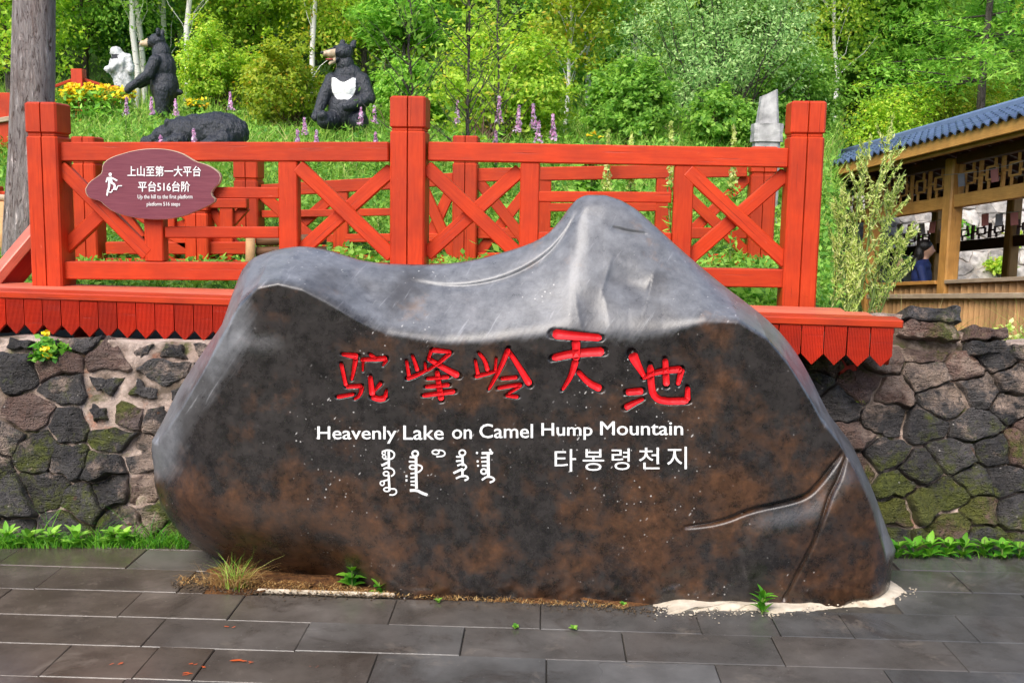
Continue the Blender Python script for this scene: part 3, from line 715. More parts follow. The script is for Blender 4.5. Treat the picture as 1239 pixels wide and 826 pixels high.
def front_y(X, Z, zt, zd, carve=None):
    d, _, _ = dist_poly(X, Z, outl)
    for seg in (B[:7], B[-5:]):
        d2, _, _ = dist_poly(X, Z, seg); d = np.minimum(d, d2)
    dBl, _, _ = dist_poly(X, Z, B[:7]); dBr, _, _ = dist_poly(X, Z, B[-5:])
    tuck = np.sqrt(np.clip(1 - (1 - np.clip(dBl / 0.42, 0, 1)) ** 2, 0, 1)) * np.sqrt(np.clip(1 - (1 - np.clip(dBr / 0.10, 0, 1)) ** 2, 0, 1))
    rnd = np.sqrt(np.clip(1 - (1 - np.clip(d / (0.03 + 0.025 * smooth(0.0, 0.3, xr - X)), 0, 1)) ** 2, 0, 1))
    sT = (zt - Z) / np.maximum(zt - zd, 0.03)
    k = 0.10; a = np.clip(0.5 + 0.5 * (1 - sT) / k, 0, 1); top = 1 * (1 - a) + sT * a - k * a * (1 - a)   # smooth min(sT,1)
    top = np.clip(top, 0, 1.02)
    xs01 = (X - xl) / (xr - xl)
    side = np.sqrt(np.clip(1 - (1 - np.clip((X - xl) / 0.85, 0, 1)) ** 2.2, 0, 1)) * np.sqrt(np.clip(1 - (1 - np.clip((xr - X) / 0.42, 0, 1)) ** 2.4, 0, 1))
    low = 0.25 * smooth(-0.40, -0.85, X) * np.clip(1 - Z / 0.42, 0, 1) ** 1.7 + 0.02 * np.clip(1 - Z / 0.35, 0, 1) ** 2
    y = RY - 0.060 * rnd - 0.315 * top * (0.04 + 0.18 * smooth(0.0, 0.2, xr - X) + 0.78 * side) * (0.06 + 0.94 * tuck) - 0.01 * np.sin(xs01 * 9 + 0.4) + low - 0.03 * np.clip((0.9 - Z) / 0.9, 0, 1)
    def gro(pts, wd, dp, step=0.0, sw=0.05, Yf=4.31):
        Pc = [rpf(*p, Yf) for p in pts]
        for _ in range(3 if len(Pc) > 2 else 0):
            Qc = [Pc[0]]
            for a_, b_ in zip(Pc[:-1], Pc[1:]): Qc += [(a_[0] * .75 + b_[0] * .25, a_[1] * .75 + b_[1] * .25), (a_[0] * .25 + b_[0] * .75, a_[1] * .25 + b_[1] * .75)]
            Pc = Qc + [Pc[-1]]
        dd, par, sg = dist_poly(X, Z, np.array(Pc))
        fade = np.sin(np.clip(par, 0.02, 0.98) * np.pi) ** 0.5
        g = dp * np.exp(-(dd / wd) ** 2) * fade
        if step:
            s_ = np.clip(-sg * dd / 0.13, 0, 1); s_ = s_ * s_ * (3 - 2 * s_)
            g = g - step * s_ * np.exp(-(dd / sw) ** 2) * smooth(0.0, 0.45, par) * smooth(0.0, 0.25, 1 - par)
        return g
    y = y + gro([(828, 634), (870, 628), (905, 613), (950, 604), (975, 596), (992, 578), (1006, 560), (1018, 546)], 0.0075, 0.030, 0.034, 0.30)
    y = y + gro([(1024, 545), (1012, 575), (1000, 595), (990, 622), (975, 660), (955, 700), (945, 722)], 0.0065, 0.022, 0.0)
    y = y + gro([(800, 690), (845, 705), (900, 690)], 0.05, 0.012)
    y = y + gro([(498, 341), (540, 348), (575, 346), (610, 338), (640, 325), (665, 308), (682, 288), (694, 268), (702, 252)], 0.012, 0.018, 0.015, 0.12, 4.53)
    y = y + gro([(742, 276), (760, 281), (785, 284)], 0.008, 0.016, Yf=4.51)
    y = y + gro([(735, 335), (765, 345), (785, 352)], 0.06, 0.026, Yf=4.41) + gro([(700, 378), (735, 372)], 0.07, 0.012)
    y = y + gro([(284, 392), (315, 398), (350, 392)], 0.07, 0.016, 0.0, 0.14, 4.40)
    y = y + gro([(420, 330), (440, 350), (455, 372)], 0.04, 0.012, Yf=4.45) + gro([(390, 318), (430, 335), (480, 342)], 0.03, -0.008, Yf=4.53)
    y = y + gro([(880, 655), (905, 652)], 0.035, 0.012)
    # broad unevenness
    y = y + 0.008 * np.sin(X * 4.1 + Z * 3.3) * np.clip(1.2 - side, 0.15, 1) + 0.004 * np.sin(X * 9.7 - Z * 7.1 + 1) * (0.25 + np.clip(1 - top, 0, 1))
    return y
GY = front_y(GX, GZ, np.repeat(zt_[:, None], NRW, 1), np.repeat(zd_[:, None], NRW, 1))
def near_y(x, z):
    """bilinear lookup of the uncarved face"""
    i = np.clip(np.searchsorted(cx_, x) - 1, 0, NC - 2); u = np.clip((x - cx_[i]) / (cx_[i + 1] - cx_[i]), 0, 1)
    def col(ii):
        t = np.clip((z - zb_[ii]) / (zt_[ii] - zb_[ii]), 0, 1) * (NRW - 1); j = np.clip(t.astype(int), 0, NRW - 2); f = t - j
        return GY0[ii, j] * (1 - f) + GY0[ii, j + 1] * f
    return col(i) * (1 - u) + col(i + 1) * u
# fine unevenness away from the lettering, rough broken foot
fn = np.zeros(NC * NRW)
flat = np.stack([GX.ravel(), GZ.ravel()], 1)
for q, (x, z) in enumerate(flat):
    v = noise.noise(Vector((x * 6, z * 6, 1.5))) * 0.0035
    if z < 0.28: v += (noise.noise(Vector((x * 9, z * 16, 4))) * 0.012 + noise.noise(Vector((x * 31, z * 31, 4))) * 0.005) * (1 - max(z, 0) / 0.28) ** 2
    fn[q] = v
GY = GY + fn.reshape(NC, NRW)
GY0 = GY.copy()

# brush strokes: zoomed pixel coordinates (860 px = 250 px of the photograph)
Z1 = lambda p: (370 + p[0] / 3.44, 380 + p[1] / 3.44)
Z2 = lambda p: (610 + p[0] / 3.44, 380 + p[1] / 3.44)
CH = [('驼', Z1, [([(148, 168), (215, 178)], 12, 26), ([(206, 182), (199, 230), (189, 277)], 21, 9), ([(226, 192), (280, 190), (335, 186)], 14, 20), ([(335, 190), (318, 218)], 15, 6), ([(262, 168), (288, 184)], 14, 10), ([(236, 196), (235, 240)], 10, 6),
       ([(145, 205), (156, 255), (166, 300)], 15, 15), ([(166, 304), (232, 300)], 15, 15), ([(232, 300), (226, 338), (200, 356)], 17, 9), ([(128, 346), (200, 334)], 15, 12),
       ([(265, 258), (272, 315), (276, 340)], 17, 24), ([(272, 346), (305, 357), (330, 350)], 22, 22), ([(335, 316), (328, 350)], 9, 18), ([(312, 288), (284, 322)], 16, 8)]),
      ('峰', Z1, [([(440, 172), (453, 205), (464, 240)], 11, 17), ([(417, 195), (428, 262)], 12, 15), ([(418, 271), (460, 258), (500, 236)], 17, 11), ([(494, 203), (497, 240)], 9, 11),
       ([(524, 152), (604, 160)], 20, 12), ([(521, 152), (507, 196)], 14, 10), ([(602, 163), (556, 205), (500, 240)], 16, 9), ([(508, 188), (570, 226), (636, 260)], 16, 27),
       ([(500, 272), (595, 264)], 12, 15), ([(495, 306), (597, 297)], 13, 16), ([(483, 342), (620, 324)], 15, 20), ([(544, 238), (553, 300), (563, 362)], 18, 24)]),
      ('岭', Z1, [([(718, 163), (745, 195), (757, 240)], 12, 18), ([(704, 192), (716, 255)], 11, 15), ([(703, 263), (750, 253), (792, 240)], 16, 11), ([(792, 184), (788, 240)], 10, 11),
       ([(844, 146), (810, 230), (760, 319)], 22, 10), ([(838, 148), (880, 210), (934, 298)], 16, 28), ([(812, 272), (880, 266)], 13, 15), ([(798, 312), (850, 302), (898, 296)], 13, 14), ([(898, 298), (870, 318), (842, 334)], 14, 9), ([(832, 342), (884, 348)], 12, 15)]),
      ('天', Z2, [([(203, 84), (260, 90), (407, 101)], 38, 26), ([(200, 186), (290, 165), (417, 157)], 27, 36), ([(300, 110), (301, 195)], 34, 26), ([(300, 192), (280, 262), (243, 320)], 28, 11), ([(306, 238), (350, 288), (405, 314)], 18, 30)]),
      ('池', Z2, [([(533, 165), (552, 205), (586, 264)], 42, 16), ([(508, 327), (580, 321)], 24, 28), ([(503, 392), (540, 372), (582, 354)], 26, 12),
       ([(578, 270), (612, 250), (670, 236), (742, 230)], 16, 28), ([(742, 228), (724, 297)], 26, 16), ([(672, 187), (677, 300)], 22, 27), ([(610, 212), (612, 290), (622, 342), (660, 364), (768, 362)], 27, 28), ([(766, 303), (764, 362)], 18, 24)])]
def resample(P, n):
    P = [Vector((p[0], p[1])) for p in P]
    if len(P) > 2:                          # one round of corner cutting
        Q_ = [P[0]]
        for a, b in zip(P[:-1], P[1:]): Q_ += [a * .75 + b * .25, a * .25 + b * .75]
        P = Q_ + [P[-1]]
    L = [0]
    for a, b in zip(P[:-1], P[1:]): L.append(L[-1] + (b - a).length)
    out = []
    for k in range(n):
        s_ = L[-1] * k / (n - 1); i = 0
        while i < len(L) - 2 and L[i + 1] < s_: i += 1
        out.append(P[i].lerp(P[i + 1], (s_ - L[i]) / max(1e-9, L[i + 1] - L[i])))
    return out
strokes_world = []
for ch, zz, sts in CH:
    lst = []
    for pts, w0, w1 in sts:
        W3 = [rp2 for rp2 in ((lambda q: ony(q[0], q[1], 4.28))(zz(p)) for p in pts)]
        P = [(v.x, v.z) for v in W3]; sc_ = 4.28 / F / 3.44 * 1.08
        lst.append((resample(P, 18), w0 * sc_ / 2, w1 * sc_ / 2))
    strokes_world.append((ch, lst))
carve = np.zeros_like(GY)
bm_ = (GX > -0.9) & (GX < 0.9) & (GZ > 0.7) & (GZ < 1.3)
idx = np.where(bm_); px_, pz_ = GX[idx], GZ[idx]; acc = np.zeros(len(px_))
for ch, lst in strokes_world:
    for P, h0, h1 in lst:
        dd, par, _ = dist_poly(px_, pz_, [(p.x, p.y) for p in P])
        hw = (h0 + (h1 - h0) * par) * 0.99
        acc = np.maximum(acc, 0.019 * np.sqrt(np.clip(1 - (dd / hw) ** 2, 0, 1)))
carve[idx] = acc
GY = GY + carve
# back surface, 14 rows sharing the silhouette
front = np.stack([GX, GY, GZ], -1).reshape(-1, 3)
NB = 14; bk_rows = []
for j in range(NB):
    t = (j + 1) / (NB + 1); z = zt_ + (zb_ - zt_) * t
    prof = 0.12 * np.sqrt(np.clip(1 - (1 - np.clip(t / 0.45, 0, 1)) ** 2, 0, 1)) * np.clip(np.minimum((cx_ - xl) / 0.4, (xr - cx_) / 0.4), 0, 1) ** 0.5
    bk_rows.append(np.stack([cx_, RY + prof + 0.01 * np.sin(cx_ * 5 + z * 4), z], 1))
backV = np.stack(bk_rows, 1).reshape(-1, 3)
Vr = np.concatenate([front, backV])
fi = (np.arange(NC - 1)[:, None] * NRW + np.arange(NRW - 1)[None, :]).ravel()
Qf = np.stack([fi, fi + NRW, fi + NRW + 1, fi + 1], 1)
off = NC * NRW
fullb = np.concatenate([np.arange(NC)[:, None] * NRW + NRW - 1, off + np.arange(NC)[:, None] * NB + np.arange(NB)[None, :], np.arange(NC)[:, None] * NRW], 1)
a = fullb[:-1, :-1].ravel(); b = fullb[1:, :-1].ravel(); c = fullb[1:, 1:].ravel(); d = fullb[:-1, 1:].ravel()
Qb = np.stack([a, b, c, d], 1)
def rock_mat():
    t = NT('polished_boulder'); g = t.n('NewGeometry'); v = g.outputs['Position']
    a = t.noise(v, 4.2, 8, 0.70, 0.12); b = t.noise(v, 1.7, 5, 0.6, 0.12); f = t.noise(v, 85, 6, 0.75); st = t.noise(v, 15, 8, 0.74, 0.12)
    rot = t.n('Mapping', None, Vector=v, Rotation=(0, 0.95, 0)).outputs[0]; rs_ = t.n('Mapping', None, Vector=rot, Scale=(1.6, 1.6, 17)).outputs[0]
    streak = t.noise(rs_, 2.6, 6, 0.7, 0.5)
    dark = t.mix(t.ramp(st, [(0.34, 0.0), (0.66, 1.0)]), (0.008, 0.007, 0.007), (0.034, 0.029, 0.027))
    rust = t.mix(t.ramp(st, [(0.34, 0.0), (0.66, 1.0)]), (0.018, 0.010, 0.006), (0.115, 0.050, 0.022))
    z = t.n('SeparateXYZ', None, Vector=v).outputs[2]
    lowz = t.ramp(z, [(0.0, 0.065), (0.5, 0.065), (0.85, 0.0)])
    col = t.mix(t.ramp(t.math('ADD', t.math('ADD', t.math('MULTIPLY', a, 0.66), t.math('MULTIPLY', b, 0.36)), lowz), [(0.52, 0.0), (0.64, 0.9)]), dark, rust)
    # sky reflection painted pale into the upper slopes, with a ragged edge
    at = t.n('Attribute', {'attribute_name': 'sky_sheen'}).outputs['Fac']
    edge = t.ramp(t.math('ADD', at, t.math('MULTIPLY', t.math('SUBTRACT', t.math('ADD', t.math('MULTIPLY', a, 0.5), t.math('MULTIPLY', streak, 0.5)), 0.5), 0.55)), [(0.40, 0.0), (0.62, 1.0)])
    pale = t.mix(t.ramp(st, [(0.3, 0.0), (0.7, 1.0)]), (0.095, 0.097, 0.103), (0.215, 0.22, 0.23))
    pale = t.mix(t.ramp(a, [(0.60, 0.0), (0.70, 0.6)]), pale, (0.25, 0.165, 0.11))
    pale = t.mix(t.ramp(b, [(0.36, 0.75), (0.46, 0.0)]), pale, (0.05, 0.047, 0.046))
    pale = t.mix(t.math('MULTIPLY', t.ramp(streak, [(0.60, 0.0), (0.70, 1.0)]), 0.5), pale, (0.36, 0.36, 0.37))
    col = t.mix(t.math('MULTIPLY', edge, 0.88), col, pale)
    col = t.mix(t.math('MULTIPLY', t.ramp(f, [(0.60, 0.0), (0.72, 1.0)]), 0.07), col, (0.30, 0.28, 0.26))
    col = t.mix(t.math('MULTIPLY', t.ramp(f, [(0.30, 1.0), (0.40, 0.0)]), 0.25), col, (0.008, 0.007, 0.007))
    # chips, scratches and bird-lime specks
    vz = t.n('Mapping', None, Vector=rot, Scale=(1, 1, 2.6)).outputs[0]
    s1 = t.n('TexVoronoi', None, Vector=vz, Scale=9.0).outputs[0]; s2 = t.n('TexVoronoi', None, Vector=v, Scale=30.0).outputs[0]; s3 = t.n('TexVoronoi', None, Vector=v, Scale=55.0).outputs[0]
    gate = t.ramp(t.noise(v, 2.0, 5, 0.65), [(0.50, 0.0), (0.60, 1.0)])
    sp = t.ramp(t.math('ADD', s1, t.math('MULTIPLY', f, 0.14)), [(0.125, 1.0), (0.15, 0.0)])
    sp2 = t.math('MULTIPLY', t.ramp(t.math('ADD', s2, t.math('MULTIPLY', f, 0.2)), [(0.17, 1.0), (0.22, 0.0)]), gate)
    sp3 = t.ramp(t.math('ADD', s3, t.math('MULTIPLY', f, 0.2)), [(0.145, 1.0), (0.185, 0.0)])
    col = t.mix(t.math('MULTIPLY', t.math('MAXIMUM', t.math('MAXIMUM', t.math('MULTIPLY', sp, gate), sp2), t.math('MULTIPLY', t.math('MULTIPLY', sp3, gate), 0.5)), 0.75), col, (0.52, 0.50, 0.47))
    rough = t.math('ADD', t.math('ADD', t.math('MULTIPLY', t.math('ADD', st, a), 0.24), 0.045), t.math('MULTIPLY', edge, 0.04))
    nrm = t.bump(t.math('ADD', t.math('ADD', t.math('MULTIPLY', f, 0.5), st), t.math('MULTIPLY', streak, 0.5)), 0.22, 0.006)
    return t.done(col, rough, nrm, 0.55, 0.0)
rme = mesh_np(Vr, np.concatenate([Qf, Qb]), True)
at = rme.attributes.new('sky_sheen', 'FLOAT', 'POINT')
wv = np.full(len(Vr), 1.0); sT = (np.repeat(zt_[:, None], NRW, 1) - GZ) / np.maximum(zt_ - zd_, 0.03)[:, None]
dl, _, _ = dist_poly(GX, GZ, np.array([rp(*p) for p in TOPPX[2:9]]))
wv[:NC * NRW] = np.maximum(np.clip(1.5 - sT, 0, 1), np.clip(0.98 - dl / 0.36, 0, 1)).ravel()  # paleness painted where the sky would reflect: upper slopes and left flank
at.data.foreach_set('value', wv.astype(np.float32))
rock = empty('inscribed_boulder', (0.0, 4.55, 0), 'huge dark brown polished boulder carved with red and white lettering', 'boulder')
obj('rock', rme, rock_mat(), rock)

# carved red characters: concave channels lying in the cut grooves
for ch, lst in strokes_world:
    mb = MB(); n = 18; prof = [-1, -0.8, -0.5, 0, 0.5, 0.8, 1]
    for P, h0, h1 in lst:
        L = sum((P[i + 1] - P[i]).length for i in range(n - 1)); V_ = []; Q_ = []
        for i, p in enumerate(P):
            t = i / (n - 1); d = (P[min(i + 1, n - 1)] - P[max(i - 1, 0)]).normalized(); nn = Vector((-d.y, d.x))
            sL = min(t, 1 - t) * L; hm = h0 + (h1 - h0) * t
            hw = hm * math.sqrt(max(0.0, 1 - (1 - min(1, sL / (hm * 0.9) + 0.12)) ** 2))
            for q in prof:
                c = p + nn * hw * q; yy = float(near_y(np.array([c.x]), np.array([c.y]))[0])
                dep = 0.0022 - 0.0150 * (1 - abs(q) ** 1.3) * min(1, sL / (hm * 0.7) + 0.15) * (hw / hm)
                V_.append(Vector((c.x, yy - dep, c.y)))
        m = len(prof)
        for i in range(n - 1):
            for k in range(m - 1): Q_.append((i * m + k, i * m + k + 1, (i + 1) * m + k + 1, (i + 1) * m + k))
        mb.add(V_, Q_)
    me = mb.mesh(True); o = obj('carved_character', me, M['carvered'], rock); o['label'] = 'red carved character ' + ch

# painted text --------------------------------------------------------------
def text_mesh(body, offset=0.0, size=1.0, spacing=1.0):
    cu = bpy.data.curves.new('t', 'FONT'); cu.body = body; cu.size = size; cu.offset = offset; cu.space_character = spacing; cu.resolution_u = 3
    o = bpy.data.objects.new('t', cu); COL.objects.link(o); bpy.context.view_layer.update()
    me = bpy.data.meshes.new_from_object(o.evaluated_get(bpy.context.evaluated_depsgraph_get()))
    co = np.array([v.co[:] for v in me.vertices]); fs = [tuple(p.vertices) for p in me.polygons]
    bpy.data.objects.remove(o); bpy.data.curves.remove(cu); bpy.data.meshes.remove(me)
    return co, fs
def put_text(name, body, box, place, mat, parent, offset=0.0, spacing=1.0, slope=0.0, label=None):
    """fit the text into the pixel box (x0, y0, x1, y1); place(px, py) gives the world point"""
    co, fs = text_mesh(body, 0.0, 1.0, spacing)
    if not len(co): return
    mn, mx = co.min(0), co.max(0); V_ = []; n0 = len(co); F0 = list(fs); fs = []
    sh = [(0, 0)] if not offset else [(dx * offset, dy * offset) for dx, dy in ((-1, 0), (1, 0), (-.5, .6), (.5, -.6), (0, 0))]
    for q, (dx, dy) in enumerate(sh):
        fs += [tuple(i + q * n0 for i in f) for f in F0]
        for c in co:
            u = (c[0] + dx - mn[0] + offset) / (mx[0] - mn[0] + 2 * offset); w = (c[1] + dy - mn[1]) / (mx[1] - mn[1])
            X = box[0] + (box[2] - box[0]) * u; v_ = place(X, box[3] + (box[1] - box[3]) * w + slope * (X - box[0])); V_.append(v_ - Vector((0, 0.00012 * q, 0)))
    me = mesh_from(V_, fs); me.update()
    o = obj(name, me, mat, parent)
    if label: o['label'] = label
    return o
def on_rock(px, py, proud=0.0026):
    p = ony(px, py, 4.28)
    for _ in range(4):
        yy = float(near_y(np.array([p.x]), np.array([p.z]))[0]); p = ony(px, py, yy)
    p.y -= proud; return p
for w_, x0, x1, y0, y1 in (('Heavenly', 384, 480, 515.5, 536), ('Lake', 488, 537, 514.5, 531.5), ('on', 547, 571, 519, 530.5), ('Camel', 580, 645, 512.5, 529.5), ('Hump', 655, 717, 511.5, 531.5), ('Mountain', 726, 826.5, 509.5, 526)):
    put_text('painted_word', w_, (x0, y0, x1, y1), on_rock, M['white'], rock, 0.013)
for k_, (c_, x0, x1, y0, y1) in enumerate((('타', 671, 697, 543, 570), ('봉', 705, 731, 543, 569), ('령', 740, 762, 542, 568), ('천', 773, 798, 541, 567), ('지', 807, 831, 540, 567))):
    put_text('painted_syllable', c_, (x0, y0, x1, y1), on_rock, M['white'], rock, 0.004)
# upright script, drawn as looped strokes
def ribbon(mb, pts, w, place):
    P = resample(pts, max(6, 5 * len(pts))); V_ = []; Q_ = []; n = len(P)
    for i, p in enumerate(P):
        d = (P[min(i + 1, n - 1)] - P[max(i - 1, 0)]).normalized(); nn = Vector((-d.y, d.x)) * w / 2
        V_ += [place(p.x + nn.x, p.y + nn.y), place(p.x - nn.x, p.y - nn.y)]
    for i in range(n - 1): Q_.append((2 * i, 2 * i + 2, 2 * i + 3, 2 * i + 1))
    mb.add(V_, Q_)
def loop(cx, cy, rx, ry, a0=0, a1=360, n=9):
    return [(cx + rx * math.cos(math.radians(a0 + (a1 - a0) * i / (n - 1))), cy + ry * math.sin(math.radians(a0 + (a1 - a0) * i / (n - 1)))) for i in range(n)]
Z3 = lambda p: (450 + p[0] / 7.744, 538 + p[1] / 7.744)
MON = [[([(158, 60), (160, 140), (158, 225)], 22), ([(95, 62), (150, 44), (205, 62), (214, 100), (188, 130), (150, 132), (110, 128)], 16), (loop(112, 74, 17, 15), 11), (loop(116, 108, 18, 15), 11), ([(152, 160), (120, 178), (90, 190)], 22), ([(108, 222), (150, 206), (204, 226), (214, 268), (180, 292)], 16), (loop(134, 266, 26, 21), 15), ([(158, 280), (162, 350), (166, 425)], 22), (loop(98, 356, 20, 21), 13), ([(108, 336), (155, 322)], 16), (loop(142, 414, 32, 19), 14), ([(172, 408), (224, 408), (234, 444), (206, 466), (165, 464)], 15)],
       [(loop(406, 80, 29, 27), 18), ([(414, 106), (414, 250), (418, 408)], 26), ([(404, 116), (354, 112)], 17), ([(404, 156), (346, 154)], 17), (loop(382, 206, 30, 20), 16), ([(424, 184), (468, 194), (472, 226), (430, 256)], 16), ([(404, 262), (362, 266)], 16), ([(404, 300), (362, 306)], 16), ([(404, 338), (362, 340)], 16), ([(404, 374), (364, 370)], 16), ([(356, 424), (420, 420), (466, 446), (522, 466)], 26), ([(316, 290), (334, 290)], 20), ([(316, 328), (334, 328)], 22)],
       [(loop(598, 66, 34, 21), 15), ([(625, 46), (668, 52), (688, 76), (674, 104), (604, 108)], 15)],
       [(loop(847, 72, 31, 27), 16), ([(848, 100), (850, 150), (852, 195)], 22), ([(842, 110), (788, 108)], 17), ([(842, 146), (788, 150)], 17), ([(800, 192), (850, 172), (890, 200), (868, 230), (845, 236)], 17), ([(852, 222), (810, 240), (764, 262)], 22), ([(848, 236), (850, 300)], 22), ([(788, 312), (836, 288), (892, 288), (904, 316), (868, 330)], 18)],
       [([(1028, 76), (1084, 74), (1132, 76)], 24), ([(1104, 36), (1116, 64), (1134, 78)], 18), ([(1090, 84), (1090, 190), (1092, 300)], 28), ([(1080, 114), (1022, 118)], 17), ([(1080, 152), (1026, 156)], 17), ([(1080, 192), (1030, 192)], 17), (loop(1048, 246, 27, 24), 17), ([(1030, 326), (1078, 292), (1136, 302), (1150, 330), (1104, 350)], 18), ([(976, 70), (994, 74)], 20), ([(982, 150), (1000, 152)], 20), ([(986, 192), (1004, 192)], 18)]]
for wd in MON:
    mb = MB()
    for q, (pts, w) in enumerate(wd):
        ribbon(mb, [Z3(p) for p in pts], w / 7.744, lambda a_, b_, q=q: on_rock(a_, b_, 0.0024 + 0.0002 * q))
    mb.build('painted_script_word', M['white'], rock)

# ------------------------------------------------------------------ footing, moss strip
def sheet(name, outline, z0, z1, mat, seed, parent=None, amp=0.008, rows=5):
    """low lumpy mound over a pixel outline on the ground"""
    P = [onz(*p) for p in outline]; c = sum(P, Vector()) / len(P)
    pr = resample([(p.x, p.y) for p in P] + [(P[0].x, P[0].y)], 150)[:-1]; n = len(pr)
    pr = [Vector((p.x + .02 * noise.noise(Vector((p.x * 9, p.y * 9, seed))) + .008 * noise.noise(Vector((p.x * 40, p.y * 40, seed))), p.y + .035 * noise.noise(Vector((p.x * 9, p.y * 9, seed + 5))) + .012 * noise.noise(Vector((p.x * 40, p.y * 40, seed + 2))))) for p in pr]; V_ = []; Q_ = []
    for r in range(rows + 1):
        f = 1 - r / rows
        for p in pr:
            x, y = c.x + (p.x - c.x) * f, c.y + (p.y - c.y) * f
            V_.append((x, y, (z0 if r == 0 else z0 + (z1 - z0) * min(1, r / 2.0) + noise.noise(Vector((x * 14, y * 14, seed))) * amp)))
    for r in range(rows):
        for k in range(n):
            j = (k + 1) % n; Q_.append((r * n + k, r * n + j, (r + 1) * n + j, (r + 1) * n + k))
    Q_.append(tuple(rows * n + k for k in range(n)))
    return obj(name, mesh_from(V_, Q_, True), mat, parent)
ft = sheet('footing', [(790, 743), (850, 741), (905, 738), (930, 747), (955, 744), (985, 736), (1030, 731), (1078, 730), (1103, 719), (1100, 709), (1084, 699), (1066, 696), (1000, 690), (900, 690), (800, 705)], -0.01, 0.012, M['cream'], 3, None, 0.007, 12)
tag(ft, 'cream mortar footing spread under the right end of the boulder', 'footing')
ms = sheet('moss_bed', [(206, 708), (235, 712), (285, 720), (310, 714), (380, 715), (474, 719), (520, 721), (600, 724), (770, 729), (850, 724), (850, 700), (600, 690), (420, 670), (300, 665), (235, 680)], -0.01, 0.010, plain('brown_moss', (0.05, 0.02, 0.010), (0.20, 0.09, 0.03), 34, 0.9, 1.0, 0.2, dist=0.03, detail=8), 8, None, 0.016, 8)
tag(ms, 'rusty brown moss and soil along the foot of the boulder', 'moss', None, 'stuff')
# light kerb strip along the slab edge
kb = beam('edge_strip', onz(311, 715.5) + Vector((0, 0, 0.004)), onz(478, 721) + Vector((0, 0, 0.004)), 0.014, 0.022, M['cream'], pave)

# ------------------------------------------------------------------ purple sign board
sgn = empty('sign_board', FP(185, 225, -0.08), 'purple wooden sign board with wavy edge and white running figure on the railing', 'sign')
SG = [(103, 229), (107, 221), (117, 214), (124, 209), (123, 201), (128, 194), (138, 189), (148, 186), (158, 183), (172, 180.5), (190, 179.5), (205, 181), (220, 185), (230, 191), (238, 196), (250, 199), (258, 203), (266, 209), (268, 214), (266, 222), (261, 226), (256, 232), (257, 238), (263, 242), (257, 247), (246, 252), (235, 257), (222, 262), (205, 265.5), (185, 266), (165, 264), (150, 261), (138, 257), (128, 250), (121, 243), (110, 241), (104, 236)]
SO = -0.085
pts2 = resample(SG + [SG[0]], 90)[:-1]
Vf = [FP(p.x, p.y, SO) for p in pts2]; cS = sum(Vf, Vector()) / len(Vf)
inner = [cS + (p - cS) * 0.985 + Vector((0, -0.004, 0)) for p in Vf]; backv = [p + Vector((0, 0.028, 0)) for p in Vf]
n = len(Vf); Q_ = [tuple(range(n))[::-1]]; Vs = inner + Vf + backv
for k in range(n):
    j = (k + 1) % n; Q_ += [(k, j, n + j, n + k), (n + k, n + j, 2 * n + j, 2 * n + k)]
Q_.append(tuple(2 * n + k for k in range(n)))
me = mesh_from(Vs, Q_); bm = bmesh.new(); bm.from_mesh(me); bmesh.ops.recalc_face_normals(bm, faces=bm.faces); bm.to_mesh(me); bm.free()
def sign_mat():
    t = NT('purple_sign_wood'); v = t.coords((1.5, 1, 26), False); g = t.noise(v, 5, 5, 0.6)
    return t.done(t.mix(t.ramp(g, [(0.3, 0.0), (0.7, 1.0)]), (0.135, 0.028, 0.045), (0.20, 0.052, 0.070)), 0.5, t.bump(g, 0.15, 0.003), 0.4)
obj('board', me, [sign_mat(), M['oldplank']], sgn)
for k, p in enumerate(me.polygons):
    if 0 < k < len(me.polygons) - 1: p.material_index = 1
me.polygons[0].material_index = 0
SP = lambda px, py: FP(px, py, SO - 0.0075)
put_text('painted_line', '上山至第一大平台', (154, 201, 243, 213.5), SP, M['white'], sgn, 0.020)
put_text('painted_line', '平台516台阶', (167, 219.5, 230, 232), SP, M['white'], sgn, 0.020)
put_text('painted_line', 'Up the hill to the first platform', (166.5, 235.5, 233, 242), SP, M['white'], sgn, 0.014)
put_text('painted_line', 'platform 516 steps', (177.5, 244.5, 218, 250.5), SP, M['white'], sgn, 0.014)
zs = lambda p: (90 + p[0] / 6.52, 170 + p[1] / 6.52)
mb = MB()
for q, (pts, w) in enumerate([(loop(283, 268, 7, 7), 14), ([(278, 288), (285, 330)], 34), ([(262, 292), (250, 330)], 12), ([(298, 296), (338, 318)], 13), ([(290, 330), (322, 352), (312, 382), (336, 384)], 17), ([(276, 330), (272, 380), (262, 400)], 18), ([(262, 395), (258, 436)], 13), ([(258, 405), (296, 410), (298, 385), (336, 386), (338, 358), (376, 358)], 9)]):
    ribbon(mb, [zs(p) for p in pts], w / 6.52, lambda a_, b_, q=q: FP(a_, b_, SO - 0.0072 - 0.0002 * q))
mb.build('running_figure', M['white'], sgn)

